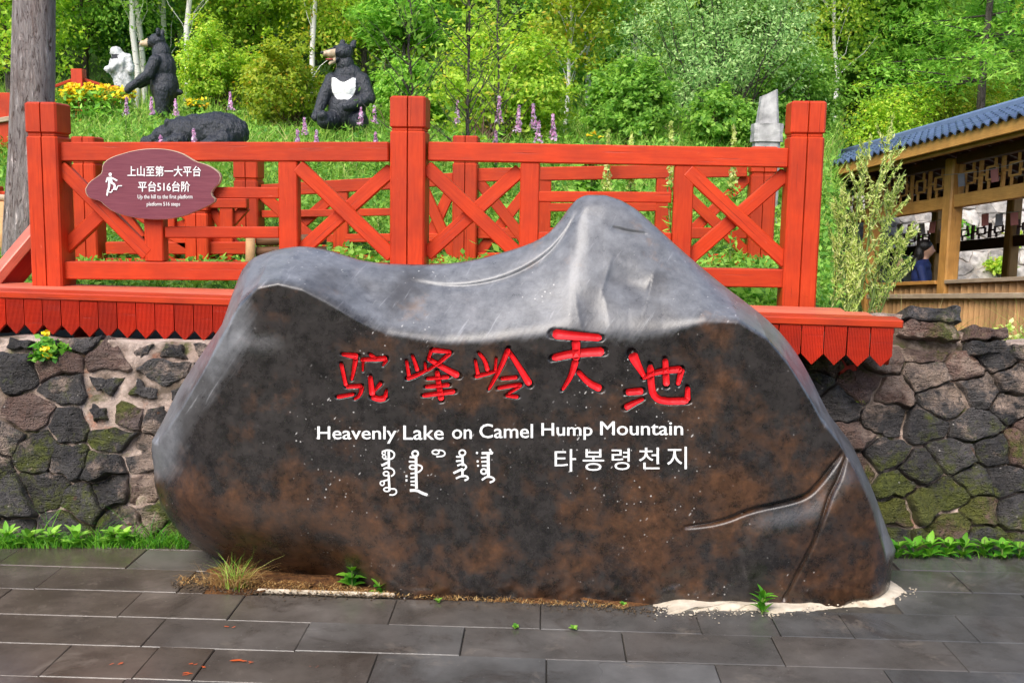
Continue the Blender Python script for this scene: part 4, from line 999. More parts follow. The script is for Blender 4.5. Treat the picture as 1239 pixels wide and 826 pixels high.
# ------------------------------------------------------------------ foliage tools
def leaves_np(C, N_, size, aspect=0.55, jitter=0.35, fold=0.0, rs=nr, up=None):
    """rhombus leaves at centres C (n,3) with rough normals N_ (n,3)"""
    n = len(C); sz = size * (1 + jitter * rs.uniform(-1, 1, (n, 1)))
    N_ = N_ + rs.normal(0, 0.55, (n, 3)); N_ /= np.linalg.norm(N_, axis=1, keepdims=True) + 1e-9
    A = rs.normal(0, 1, (n, 3)) if up is None else up + rs.normal(0, 0.35, (n, 3))
    A -= N_ * (A * N_).sum(1, keepdims=True); A /= np.linalg.norm(A, axis=1, keepdims=True) + 1e-9
    Bv = np.cross(N_, A)
    V = np.stack([C - A * sz, C - A * sz * 0.1 + Bv * sz * aspect, C + A * sz, C - A * sz * 0.1 - Bv * sz * aspect], 1)
    V[:, 2] += N_ * sz * 0.25
    return V.reshape(-1, 3)
def leaf_mesh(parts):
    V = np.concatenate(parts); return mesh_np(V, np.arange(len(V)).reshape(-1, 4))
def clump_crown(rs, centre, rad, K, m, sig, size, aspect, shell=0.55, droop=0.0, cut=None):
    """K twig clumps spread through an uneven ellipsoid, m leaves each; returns leaf verts, clump centres"""
    d = rs.normal(0, 1, (K, 3)); d /= np.linalg.norm(d, axis=1, keepdims=True)
    r = (shell + (1 - shell) * rs.uniform(0, 1, (K, 1))) ** 0.8
    ph = rs.uniform(0, 6, 3)
    lump = 1 + 0.20 * np.sin(d[:, :1] * 5 + ph[0]) * np.sin(d[:, 2:] * 6 + ph[1]) + 0.16 * np.sin(d[:, 1:2] * 9 + d[:, 2:] * 7 + ph[2])
    C = np.array(centre) + d * r * lump * np.array(rad)
    if cut is not None: C = C[C[:, 2] > cut]; d = d[:len(C)]
    K = len(C)
    P = C[:, None, :] + rs.normal(0, 1, (K, m, 3)) * sig * rs.uniform(0.6, 1.4, (K, 1, 1)) * np.array([1, 1, 0.7])
    if droop: P[:, :, 2] -= np.abs(rs.normal(0, droop, (K, m)))
    P = P.reshape(-1, 3)
    N_ = (P - np.array(centre)) / np.array(rad); N_ /= np.linalg.norm(N_, axis=1, keepdims=True) + 1e-9; N_ = N_ * 0.6 + np.array([0, 0, 0.7])
    return leaves_np(P, N_, size, aspect, rs=rs), C
def wob(p0, p1, k, amp, rs):
    p0, p1 = Vector(p0), Vector(p1); L = (p1 - p0).length
    return [p0.lerp(p1, i / k) + (Vector(rs.normal(0, amp * L, 3)) if 0 < i < k else Vector()) for i in range(k + 1)]
CACHE = {}
def make_tree(kind, seed, h):
    """trunk mesh + crown mesh around the origin"""
    rs = np.random.RandomState(seed); mb = MB(); P = []
    if kind == 'birch':
        lean = Vector((rs.uniform(-.08, .08) * h, rs.uniform(-.03, .03) * h, h * 0.96)); tr = wob((0, 0, -0.2), lean, 8, 0.006, rs)
        mb.tube(tr, 0.017 * h * 0.62, 0.006, 7)
        v, C = clump_crown(rs, (lean.x * 0.7, lean.y * 0.7, h * 0.62), (h * 0.19, h * 0.19, h * 0.42), 170, 40, h * 0.028, 0.042, 0.62, 0.35, h * 0.02)
        P.append(v)
        for c in C[::7]: 
            t = max(0.15, min(0.92, c[2] / h - 0.12)); mb.tube(wob(tr[0].lerp(lean, t), c, 3, 0.03, rs), 0.010, 0.003, 4, False)
    elif kind == 'broad':
        tr = wob((0, 0, -0.2), (rs.uniform(-.1, .1), 0, h * 0.7), 6, 0.012, rs); mb.tube(tr, 0.02 * h, 0.02, 7)
        v, C = clump_crown(rs, (0, 0, h * 0.58), (h * 0.33, h * 0.33, h * 0.42), 230, 46, h * 0.033, 0.052, 0.6, 0.45)
        P.append(v)
        for c in C[::9]: mb.tube(wob(tr[0].lerp(tr[-1], max(.2, min(1, c[2] / h))), c, 3, 0.04, rs), 0.018, 0.004, 4, False)
    elif kind in ('shrub', 'willow'):
        big = kind == 'willow'
        if big:
            for k in range(1):
                v, C = clump_crown(rs, (0, 0, h * 0.52), (h * 0.50, h * 0.45, h * 0.47), 560, 44, h * 0.036, 0.036, 0.36, 0.5); P.append(v)
        else:
            Cs = []
            for k in range(4):
                A = rs.uniform(0, 6.28); o = (math.cos(A) * h * 0.26, math.sin(A) * h * 0.26, h * rs.uniform(0.38, 0.55))
                v, C = clump_crown(rs, o, (h * 0.32, h * 0.32, h * 0.42), 90, 46, h * 0.04, 0.037, 0.55, 0.4); P.append(v); Cs.append(C)
            C = np.concatenate(Cs)
        for c in C[::8]:
            mb.tube(wob((rs.uniform(-.12, .12), rs.uniform(-.12, .12), -0.1), c, 4, 0.04, rs), 0.016, 0.004, 4, False)
    elif kind in ('larch', 'spruce'):
        mb.tube(wob((0, 0, -0.2), (0, 0, h), 8, 0.004, rs), 0.0105 * h, 0.01, 7)
        z = h * (0.34 if kind == 'larch' else 0.12); Cs, Ds = [], []
        while z < h * 0.985:
            f = 1 - z / h; L = (0.30 if kind == 'larch' else 0.25) * h * (f ** 0.75) + 0.12
            for k in range(rs.randint(4, 7)):
                A = rs.uniform(0, 6.28); d = Vector((math.cos(A), math.sin(A), rs.uniform(-.12, .18) if kind == 'larch' else rs.uniform(-.35, -.05)))
                LL = L * rs.uniform(0.6, 1.15); p1 = Vector((0, 0, z)) + d * LL
                mb.tube([(0, 0, z), Vector((0, 0, z)) + d * LL * .5 + Vector((0, 0, .02)), p1], 0.014 + 0.012 * f, 0.004, 4, False)
                nn = int(26 * LL / h * 10) + 12
                t = rs.uniform(0.22, 1.02, (nn, 1)); q = np.array([0, 0, z]) + np.array(d)[None] * t * LL
                q = q + rs.normal(0, 1, (nn, 3)) * np.array([1, 1, 0.45]) * LL * 0.13 * (1.15 - 0.5 * t); Cs.append(q)
            z += h * rs.uniform(0.022, 0.042)
        Q_ = np.concatenate(Cs); reps = 4
        Q_ = np.repeat(Q_, reps, 0) + rs.normal(0, 0.05, (len(Q_) * reps, 3))
        P.append(leaves_np(Q_, np.tile([0, 0, 1.0], (len(Q_), 1)), 0.075, 0.28, rs=rs))
    elif kind == 'sapling':
        tr = wob((0, 0, -0.1), (rs.uniform(-.06, .06), 0, h), 8, 0.006, rs); mb.tube(tr, 0.018, 0.004, 6)
        Cs = []
        for k in range(46):
            t = rs.uniform(0.22, 0.98); b0 = tr[0].lerp(tr[-1], t); A = rs.uniform(0, 6.28); L = 0.55 * (1.1 - t) * rs.uniform(.5, 1.2) + .1
            p1 = b0 + Vector((math.cos(A) * L, math.sin(A) * L, L * rs.uniform(.6, 1.3))); mb.tube(wob(b0, p1, 3, .04, rs), 0.006, 0.002, 4, False)
            m = rs.randint(7, 16); tt_ = rs.uniform(.25, 1.05, (m, 1)); Cs.append(np.array(b0) + (np.array(p1) - np.array(b0)) * tt_ + rs.normal(0, .05, (m, 3)))
        Q_ = np.concatenate(Cs); P.append(leaves_np(Q_, np.tile([0, -.3, .8], (len(Q_), 1)), 0.03, 0.62, rs=rs))
    return mb.mesh(True), leaf_mesh(P)
BARK = {'birch': 'birchbark', 'broad': 'greybark', 'shrub': 'twig', 'willow': 'greybark', 'larch': 'greybark', 'spruce': 'greybark', 'sapling': 'greybark'}
def tree(name, label, cat, kind, px, Y, h, leaf, seed, group=None, base=None, rz=None, bark=None):
    key = (kind, seed, h, leaf, bark)
    if key not in CACHE:
        a, b = make_tree(kind, seed, h); a.materials.append(M[bark or BARK[kind]]); b.materials.append(M[leaf]); CACHE[key] = (a, b)
    a, b = CACHE[key]; x = ony(px, 150, Y).x; z = H(x, Y) - 0.03 if base is None else base
    r = empty(name, (x, Y, z), label, cat, group, rng.uniform(0, 6.28) if rz is None else rz)
    for nm, me in (('trunk' if kind not in ('shrub',) else 'stems', a), ('crown', b)):
        link(bpy.data.objects.new(nm, me), r, WM[r.name])
    return r

# the near larch at the left edge: trunk in the frame, crown above it
def near_larch():
    b = ony(33, 300, 7.5); base = Vector((b.x, 7.5, H(b.x, 7.5) - 0.1)); top = ony(46, -260, 7.55)
    r = empty('larch_tree', base, 'big grey larch trunk at the left edge behind the left corner post', 'tree')
    n, m = 26, 60; V_ = []; Q_ = []; hgt = 7.5
    axis = (top - Vector((base.x, 7.5, base.z))).normalized()
    for j in range(m + 1):
        t = j / m; c = base + axis * hgt * t; rad = 0.138 * (1 - t) + 0.03 + 0.05 * math.exp(-t * 25)
        for k in range(n):
            A = 2 * math.pi * k / n; q = 1 + 0.06 * noise.noise(Vector((math.cos(A) * 3, math.sin(A) * 3, t * 20))) + 0.05 * noise.noise(Vector((math.cos(A) * 9, math.sin(A) * 9, t * 30)))
            V_.append(c + Vector((math.cos(A), math.sin(A), 0)) * rad * q)
    for j in range(m):
        for k in range(n): Q_.append((j * n + k, j * n + (k + 1) % n, (j + 1) * n + (k + 1) % n, (j + 1) * n + k))
    obj('trunk', mesh_from(V_, Q_, True), M['larchbark'], r)
    rs = np.random.RandomState(5); mb = MB(); Cs = []
    for k in range(46):
        t = rs.uniform(.5, .98); p = base + axis * hgt * t; A = rs.uniform(0, 6.28); L = 1.5 * (1.15 - t) * rs.uniform(.7, 1.3)
        d = Vector((math.cos(A), math.sin(A), rs.uniform(-.1, .25))); mb.tube([p, p + d * L], 0.018, 0.004, 4, False)
        tt_ = rs.uniform(.2, 1, (90, 1)); Cs.append(np.array(p) + np.array(d)[None] * tt_ * L + rs.normal(0, .07, (90, 3)))
    mb.build('limbs', M['greybark'], r)
    Q2 = np.concatenate(Cs); obj('crown', leaf_mesh([leaves_np(Q2, np.tile([0, 0, 1.], (len(Q2), 1)), 0.05, 0.25, rs=rs)]), M['lf_larch'], r)
near_larch()

TREES = [
 # name, label, category, kind, px, Y, height, leaf, seed
 ('birch_tree', 'twin white birch trunk just left of the standing bear head', 'tree', 'birch', 166, 23.0, 7.5, 'lf_green', 1),
 ('birch_tree', 'leaning birch whose white trunk touches the standing bear muzzle', 'tree', 'birch', 176, 23.4, 7.0, 'lf_green', 2),
 ('birch_tree', 'slim birch with white trunk rising behind the standing bear shoulders', 'tree', 'birch', 200, 24.0, 7.2, 'lf_green', 3),
 ('birch_tree', 'forked white birch to the right of the standing bear', 'tree', 'birch', 226, 22.8, 7.4, 'lf_lime', 4),
 ('broadleaf_tree', 'dark green leafy tree between the larch trunk and the pale statue', 'tree', 'broad', 105, 25.5, 4.3, 'lf_green', 5),
 ('broadleaf_tree', 'green leafy tree filling the top left corner beyond the larch trunk', 'tree', 'broad', 15, 22.5, 4.7, 'lf_lime', 6),
 ('leafy_shrub', 'bright yellow-green shrub right behind the lying bear rump', 'shrub', 'shrub', 284, 22.0, 2.0, 'lf_lime', 7),
 ('broadleaf_tree', 'lime green leafy tree between the two upright bears', 'tree', 'broad', 310, 25.5, 4.5, 'lf_lime', 8),
 ('birch_tree', 'yellowing birch immediately left of the seated bear head', 'tree', 'birch', 372, 21.5, 6.4, 'lf_yellow', 9),
 ('leafy_shrub', 'yellow-green shrub at the left elbow of the seated bear', 'shrub', 'shrub', 360, 18.6, 1.7, 'lf_yellow', 10),
 ('larch_tree', 'soft green young larch right of the seated bear', 'tree', 'larch', 490, 19.5, 4.8, 'lf_larch', 11),
 ('leafy_shrub', 'green shrub at the foot of the young larch, right of the seated bear', 'shrub', 'shrub', 478, 18.0, 1.5, 'lf_green', 12),
 ('broadleaf_tree', 'light green tree at the top, above the middle railing post', 'tree', 'broad', 440, 25.5, 4.7, 'lf_lime', 13),
 ('bare_sapling', 'thin grey sapling rising directly behind the middle railing post', 'sapling', 'sapling', 494, 10.5, 2.7, 'lf_green', 14),
 ('lime_sapling', 'thin sapling with lime leaves just right of the middle post', 'sapling', 'sapling', 567, 9.6, 3.2, 'lf_lime', 15),
 ('lime_sapling', 'thin lime-leaved sapling above the tallest pink flower spikes', 'sapling', 'sapling', 601, 11.5, 3.0, 'lf_lime', 16),
 ('leafy_shrub', 'lime shrub behind the saplings right of the middle post', 'shrub', 'shrub', 588, 16.5, 2.3, 'lf_lime', 17),
 ('birch_tree', 'bushy yellow-green birch left of the thin bare white trunk', 'tree', 'birch', 684, 18.5, 4.2, 'lf_yellow', 18),
 ('birch_tree', 'thin bare white birch trunk at the centre of the wood edge', 'tree', 'birch', 716, 19.5, 5.6, 'lf_green', 19),
 ('birch_tree', 'light green birch just left of the round willow', 'tree', 'birch', 765, 20.5, 5.4, 'lf_lime', 20),
 ('willow', 'big round grey-green willow right of centre above the railing', 'tree', 'willow', 868, 18.0, 3.3, 'lf_willow', 21),
 ('leafy_shrub', 'small dark shrub at the foot of the willow, left side', 'shrub', 'shrub', 770, 16.0, 1.5, 'lf_green', 22),
 ('leafy_shrub', 'dark green shrub under the willow beside the stone pillar', 'shrub', 'shrub', 868, 15.0, 1.1, 'lf_green', 23),
 ('birch_tree', 'tall yellow-green birch above the right railing post', 'tree', 'birch', 1012, 23.0, 5.6, 'lf_lime', 24),
 ('leafy_shrub', 'broad green shrub right behind the right railing post', 'shrub', 'shrub', 985, 18.0, 2.0, 'lf_green', 25),
 ('leafy_shrub', 'yellow-green shrub above the left end of the tiled roof', 'shrub', 'shrub', 1060, 23.0, 3.0, 'lf_lime', 26),
 ('larch_tree', 'tall larch with bare dark trunk rising above the tiled roof', 'tree', 'larch', 1184, 21.6, 11.0, 'lf_larch', 27),
 ('leafy_shrub', 'yellowish shrub at the foot of the tall larch above the roof', 'shrub', 'shrub', 1150, 24.5, 3.0, 'lf_yellow', 28),
 ('leafy_shrub', 'green shrub in the top right corner, right of the tall larch', 'shrub', 'shrub', 1225, 26.0, 3.2, 'lf_green', 29),
 ('spruce_tree', 'dark spruce behind the thin white trunk', 'tree', 'spruce', 728, 24.0, 6.5, 'lf_dark', 30),
 ('spruce_tree', 'dark spruce at the top right beyond the tall larch', 'tree', 'spruce', 1230, 30.0, 8.5, 'lf_dark', 31),
 ('larch_tree', 'feathery larch at the top, between the willow and the tall birch', 'tree', 'larch', 950, 26.0, 6.0, 'lf_larch', 32),
 ('larch_tree', 'feathery bright larch just left of the tall larch trunk', 'tree', 'larch', 1105, 25.0, 5.4, 'lf_larch', 33),
 ('broadleaf_tree', 'dark green tree at the top, above the saplings', 'tree', 'broad', 620, 27.0, 4.0, 'lf_green', 34),
]
for t_ in TREES: tree(*t_)

# wooded slope behind, plus unseen trees behind the viewer: one mass
rs = np.random.RandomState(77)
far = {'lf_green': [], 'lf_dark': [], 'lf_lime': []}; ftr = MB()
for k in range(190):
    Y = 26 + 26 * rs.rand() ** 1.1; q = rs.uniform(-0.60, 0.60) if k < 130 else rs.choice([-1, 1]) * rs.uniform(.55, 1.0); X = q * Y; z = H(X, Y); h = rs.uniform(4.0, 7.5)
    key = rs.choice(['lf_green', 'lf_dark', 'lf_lime'], p=[0.48, 0.14, 0.38])
    if key == 'lf_dark': ce, ra = (X, Y, z + h * 0.5), (h * 0.2, h * 0.2, h * 0.52)
    else: ce, ra = (X, Y, z + h * 0.55), (h * 0.30, h * 0.30, h * 0.45)
    v, C = clump_crown(rs, ce, ra, 150, 24, h * 0.04, 0.10, 0.6, 0.4); far[key].append(v)
    ftr.tube(wob((X, Y, z - .2), (X, Y, z + h * .7), 3, .01, rs), 0.09, 0.03, 5, False)
for k in range(70):  # unseen trees behind the viewer, added to darken reflections on boulder and slabs
    A = math.radians(rs.uniform(100, 440 - 180)) ; R = rs.uniform(17, 28); X, Y = R * math.sin(A) * 1.25, R * math.cos(A); h = rs.uniform(6, 10)
    key = rs.choice(['lf_green', 'lf_dark', 'lf_lime'], p=[0.45, 0.4, 0.15])
    v, C = clump_crown(rs, (X, Y, h * 0.5), (h * 0.34, h * 0.34, h * 0.5), 110, 14, h * 0.05, 0.2, 0.6, 0.4); far[key].append(v)
    ftr.tube(wob((X, Y, -.2), (X, Y, h * .7), 3, .01, rs), 0.12, 0.04, 5, False)
allv = []; matidx = []
for i, key in enumerate(far):
    v = np.concatenate(far[key]); allv.append(v); matidx += [i] * (len(v) // 4)
V_ = np.concatenate(allv); me = mesh_np(V_, np.arange(len(V_)).reshape(-1, 4)); 
fo = obj('far_wood', me, [M['lf_green'], M['lf_dark'], M['lf_lime']])
me.polygons.foreach_set('material_index', np.array(matidx, dtype=np.int32))
tag(fo, 'dense green wood covering the hillside at the back, with added unseen trees behind the viewer', 'wood', None, 'stuff')
tag(ftr.build('far_trunks', M['greybark']), 'grey trunks standing in the wood at the back and among the unseen trees behind the viewer', 'wood', None, 'stuff')

# ------------------------------------------------------------------ meadow
def blades(P, hgt, wid, lean, rs, seg=3):
    """grass blades at points P (n,3)"""
    n = len(P); A = rs.uniform(0, 6.28, n); L = hgt * rs.uniform(.55, 1.25, n); w = wid * rs.uniform(.6, 1.3, n)
    dx, dy = np.cos(A), np.sin(A); bend = lean * rs.uniform(.2, 1.3, n) * L; rows = []
    B_ = rs.uniform(0, 6.28, n); sx, sy = np.cos(B_), np.sin(B_)
    for j in range(seg + 1):
        t = j / seg; ww = w * (1 - t) ** 0.7 / 2 if j < seg else w * 0.04
        x = P[:, 0] + dx * bend * t * t; y = P[:, 1] + dy * bend * t * t; z = P[:, 2] + L * (t - 0.25 * lean * t * t)
        rows.append(np.stack([x - sx * ww, y - sy * ww, z], 1)); rows.append(np.stack([x + sx * ww, y + sy * ww, z], 1))
    V = np.stack(rows, 1); k = 2 * (seg + 1); base = np.arange(n)[:, None] * k; Q = []
    for j in range(seg): Q.append(np.stack([base[:, 0] + 2 * j, base[:, 0] + 2 * j + 1, base[:, 0] + 2 * j + 3, base[:, 0] + 2 * j + 2], 1))
    return V.reshape(-1, 3), np.concatenate(Q)
def field(n, y0, y1, q0, q1, rs, pw=1.0):
    Y = y0 + (y1 - y0) * rs.rand(n) ** pw; q = rs.uniform(q0, q1, n); X = q * Y
    return np.stack([X, Y, Hn(X, Y) - 0.02], 1)
rs = np.random.RandomState(21); Vs_, Qs_ = [], []; o_ = 0
for n, y0, y1, hg, wd, ln in ((9000, 6.5, 10, 0.22, 0.010, .7), (16000, 9.5, 14, 0.34, 0.012, .6), (16000, 13, 20, 0.42, 0.018, .6), (7000, 19, 27, 0.5, 0.03, .6)):
    P = field(int(n * 1.25), y0, y1, -0.82, 0.30, rs); v, q = blades(P, hg, wd, ln, rs, 2); Vs_.append(v); Qs_.append(q + o_); o_ += len(v)
tag(obj('meadow_grass', mesh_np(np.concatenate(Vs_), np.concatenate(Qs_)), M['grass']), 'tall light green grass covering the bank behind the railings', 'grass', None, 'stuff')
# leafy herbs between the grass
rs = np.random.RandomState(22); parts_ = []
for n, y0, y1, sz, hh in ((2600, 6.4, 9.8, 0.032, 0.20), (2600, 9.5, 14, 0.036, 0.30), (2200, 13, 20, 0.045, 0.34)):
    P = field(n, y0, y1, -0.6, 0.3, rs); m = 9
    Q2 = np.repeat(P, m, 0) + rs.normal(0, 1, (n * m, 3)) * np.array([.06, .06, 0]) ; Q2[:, 2] += rs.uniform(0.02, hh, n * m)
    parts_.append(leaves_np(Q2, np.tile([0, -.2, .9], (len(Q2), 1)), sz, 0.45, rs=rs))
tag(obj('meadow_herbs', leaf_mesh(parts_), M['lf_weed']), 'low leafy green herbs growing through the bank grass', 'herbs', None, 'stuff')

def spike_plant(name, label, px, py, Y, h, petal, rs, flower=0.24, group=None, base=None):
    """stem with narrow leaves and a flower spike; (px, py) = tip of the spike"""
    tip = ony(px, py, Y); gz = H(tip.x, Y) if base is None else base; b = Vector((tip.x + rs.uniform(-.06, .06), Y, min(gz - 0.02, tip.z - 0.25)))
    r = empty(name, b, label, 'flower', group); L = tip.z - b.z
    st_ = wob(b, tip, 5, .012, rs); mb = MB(); mb.tube(st_, 0.007, 0.003, 5); mb.build('stem', M['stem'], r)
    n = int(60); t = rs.uniform(.15, 1 - flower, n); A = rs.uniform(0, 6.28, n); rr = 0.05 * (1.1 - t)
    C = np.stack([b.x + (tip.x - b.x) * t + np.cos(A) * rr, b.y + np.sin(A) * rr, b.z + L * t], 1)
    up = np.stack([np.cos(A), np.sin(A), .5 + 0 * A], 1)
    obj('leaves', leaf_mesh([leaves_np(C, np.tile([0, 0, 1.], (n, 1)), 0.055, 0.18, up=up, rs=rs)]), M['lf_weed'], r)
    n = 84 if flower < .3 else 170; t = 1 - flower + flower * (np.arange(n) + rs.rand(n)) / n; f = (1 - t) / flower; rr = 0.006 + 0.042 * f ** 1.4 * rs.uniform(.3, 1, n); A = rs.uniform(0, 6.28, n)
    C = np.stack([b.x + (tip.x - b.x) * t + np.cos(A) * rr, b.y + np.sin(A) * rr, b.z + L * t], 1)
    obj('flower_spike', leaf_mesh([leaves_np(C, np.stack([np.cos(A), np.sin(A), .3 + 0 * A], 1), 0.017, 0.7, rs=rs)]), M[petal], r)
    return r
rs = np.random.RandomState(31)
FW = [(153, 118, 13.5, 'pink flower spike in front of the standing bear paw'), (183, 118, 13.5, 'pink flower spike at the feet of the standing bear'), (212, 120, 13.8, 'pink flower spike just right of the standing bear legs'),
      (194, 164, 10.5, 'pink flower spike before the nose of the lying bear'), (234, 156, 10.8, 'pink flower spike in front of the lying bear body'), (278, 112, 14.5, 'pink flower spike above the lying bear rump'),
      (368, 143, 12.5, 'pink flower spike at the lower left of the seated bear'), (360, 157, 11.0, 'low pink flower spike left of the seated bear, near the rail'), (383, 158, 11.2, 'low pink flower spike under the seated bear, near the rail'),
      (437, 130, 12.8, 'pink flower spike against the seated bear lap'), (453, 128, 13.0, 'pink flower spike right beside the seated bear paw'), (454, 160, 10.5, 'pale pink flower spike left of the middle post head'),
      (554, 122, 12.0, 'pale pink flower spike just right of the middle post head'), (604, 116, 11.0, 'tall pink flower spike beside the thin lime sapling'), (628, 128, 10.5, 'left spike of the bright pink pair right of centre'),
      (645, 126, 10.5, 'right spike of the bright pink pair right of centre'), (669, 139, 10.2, 'pink flower spike standing alone right of the bright pair'), (652, 146, 10.4, 'low pink flower spike under the bright pair'), (600, 158, 10.6, 'dull pink flower spike above the rear railing post')]
for px, py, Y, lb in FW: spike_plant('fireweed', lb, px, py, Y, 0.8, 'pink', rs)
SEED = [(812, 147, 8.0, 'pale seed spike standing over the top rail left of the willow'), (888, 152, 8.2, 'pale seed spike over the top rail before the willow'), (736, 158, 8.4, 'short pale seed spike over the rail right of centre'), (764, 160, 8.6, 'short pale seed spike over the rail near the willow')]
for px, py, Y, lb in SEED: spike_plant('seed_spike', lb, px, py, Y, 0.8, 'lf_art', rs, 0.4)
def flower_bush(name, label, px, py, Y, rad, hgt, nfl, rs, ps=.042):
    c = ony(px, py, Y); z = H(c.x, Y); r = empty(name, (c.x, Y, z), label, 'flowers')
    n = 420; P = rs.normal(0, 1, (n, 3)) * np.array([rad * .5, rad * .5, .1]) + np.array([c.x, Y, 0]); top = max(hgt, c.z - z)
    P[:, 2] = z + rs.uniform(0.03, top * 0.92, n)
    obj('leaves', leaf_mesh([leaves_np(P, np.tile([0, -.2, 1.], (n, 1)), .06, .4, rs=rs)]), M['lf_weed'], r)
    mb = MB()
    for k in range(12): mb.tube([(c.x + rs.normal(0, rad * .2), Y, z - .03), (c.x + rs.normal(0, rad * .5), Y + rs.normal(0, rad * .3), z + top * .95)], .008, .004, 4, False)
    mb.build('stems', M['stem'], r)
    P = []
    for k in range(nfl):
        q = np.array([c.x + rs.uniform(-1, 1) * rad, Y + rs.uniform(-1, 1) * rad * .6, z + top * rs.uniform(.72, 1.05)]); P.append(q + rs.normal(0, ps * .83, (9, 3)) * np.array([1, 1, .4]))
    P = np.concatenate(P); obj('blossoms', leaf_mesh([leaves_np(P, np.tile([0, -.6, .8], (len(P), 1)), ps, .6, rs=rs)]), M['yel'], r)
for px, py, lb in ((85, 108, 'yellow daisy clump at the left end of the flower patch by the larch trunk'), (108, 104, 'yellow daisy clump under the distant red post'), (136, 108, 'yellow daisy clump beneath the pale statue'), (238, 124, 'small yellow flower clump right of the standing bear feet')):
    flower_bush('yellow_daisies', lb, px, py, 18.5, 0.30 if px < 200 else 0.14, 0.5, 34 if px < 200 else 10, rs)
flower_bush('yellow_daisies', 'small yellow flower clump over the rail right of the pink spikes', 711, 164, 9.6, 0.10, 0.3, 7, rs, .016)

# ------------------------------------------------------------------ statues
def cap_(p0, p1, r0, r1, n=7):
    p0, p1 = Vector(p0), Vector(p1)
    return [(p0.lerp(p1, i / (n - 1)), (r0 + (r1 - r0) * i / (n - 1),) * 3, None) for i in range(n)]
def blob(balls, voxel, smooth=6, rough=0.0, seed=0, freq=9):
    bm = bmesh.new()
    for c, r, e in balls:
        Mx = Matrix.Translation(Vector(c)) @ (Euler(e).to_matrix().to_4x4() if e else Matrix.Identity(4)) @ Matrix.Diagonal((r[0], r[1], r[2], 1))
        bmesh.ops.create_icosphere(bm, subdivisions=3, radius=1, matrix=Mx)
    me = bpy.data.meshes.new('b'); bm.to_mesh(me); bm.free()
    o = bpy.data.objects.new('b', me); COL.objects.link(o)
    m = o.modifiers.new('r', 'REMESH'); m.mode = 'VOXEL'; m.voxel_size = voxel
    if smooth: s_ = o.modifiers.new('s', 'SMOOTH'); s_.iterations = smooth; s_.factor = 0.5
    bpy.context.view_layer.update()
    out = bpy.data.meshes.new_from_object(o.evaluated_get(bpy.context.evaluated_depsgraph_get()))
    bpy.data.objects.remove(o); bpy.data.meshes.remove(me)
    if rough:
        co = [v.co + v.normal * rough * (noise.noise(Vector((v.co.x * freq, v.co.y * freq, v.co.z * freq * 0.5 + seed))) + 0.5 * noise.noise(v.co * freq * 3)) for v in out.vertices]
        for v, c in zip(out.vertices, co): v.co = c
    out.polygons.foreach_set('use_smooth', [True] * len(out.polygons)); out.update()
    return out
def paint(me, rules):
    for p in me.polygons:
        for i, f in rules:
            if f(p.center): p.material_index = i
def statue(name, label, cat, px, py, Y, scale, me, mats, rz=0.0, part='body'):
    c = ony(px, py, Y); z = H(c.x, Y)
    r = empty(name, (c.x, Y, min(z, c.z) - 0.02), label, cat, None, rz)
    W_ = Matrix.Translation((c.x, Y, c.z)) @ Matrix.Rotation(rz, 4, 'Z') @ Matrix.Scale(scale, 4)
    obj(part, me, mats, r, W_); return r, W_
# standing bear, seen from its side, facing left (-X); local origin at feet, about 1.75 tall
B1 = [((0.02, 0, .62), (.30, .30, .42), None), ((0.0, 0, 1.02), (.27, .28, .36), (0, -.1, 0)), ((-.03, 0, 1.30), (.20, .21, .26), None), ((-.12, 0, 1.56), (.185, .17, .165), None)]
B1 += cap_((-.18, 0, 1.54), (-.44, 0, 1.50), .115, .062) + cap_((-.05, .13, 1.70), (-.05, .14, 1.77), .055, .05, 3) + cap_((-.05, -.13, 1.70), (-.05, -.14, 1.77), .055, .05, 3)
B1 += cap_((-.08, -.26, 1.12), (-.22, -.32, .82), .135, .115) + cap_((-.22, -.32, .82), (-.62, -.28, .56), .115, .085) + cap_((-.62, -.28, .56), (-.68, -.28, .50), .095, .08, 3)
B1 += cap_((-.08, .26, 1.12), (-.30, .32, .85), .13, .11) + cap_((-.30, .32, .85), (-.60, .26, .66), .11, .08)
B1 += cap_((.02, -.17, .52), (.0, -.18, .06), .19, .13) + cap_((.02, .17, .52), (.0, .18, .06), .19, .13) + cap_((0, -.18, .05), (-.16, -.18, .04), .10, .075, 4) + cap_((0, .18, .05), (-.16, .18, .04), .10, .075, 4) + cap_((.28, 0, .5), (.36, 0, .5), .07, .06, 3)
m1 = blob(B1, 0.015, 7, 0.012, 2, 14)
paint(m1, [(1, lambda c: c.x < -.30 and c.z > 1.38)])
Y1 = 18.3
r1, W1 = statue('bear_statue', 'black bear statue standing upright in profile, facing the pale statue', 'statue', 199, 140, Y1, 0.775, m1, [M['black'], M['tan']])
def ball(name, W_, c, r, mat, par):
    bm = bmesh.new(); bmesh.ops.create_icosphere(bm, subdivisions=2, radius=1, matrix=Matrix.Translation(Vector(c)) @ Matrix.Diagonal((r[0], r[1], r[2], 1)))
    me = bpy.data.meshes.new('e'); bm.to_mesh(me); bm.free(); me.polygons.foreach_set('use_smooth', [True] * len(me.polygons))
    return obj(name, me, M[mat], par, W_)
ball('nose', W1, (-.505, 0, 1.525), (.035, .045, .035), 'black', r1); ball('eye', W1, (-.27, -.12, 1.61), (.02, .02, .02), 'dark_cloth', r1); ball('eye', W1, (-.27, .12, 1.61), (.02, .02, .02), 'dark_cloth', r1)
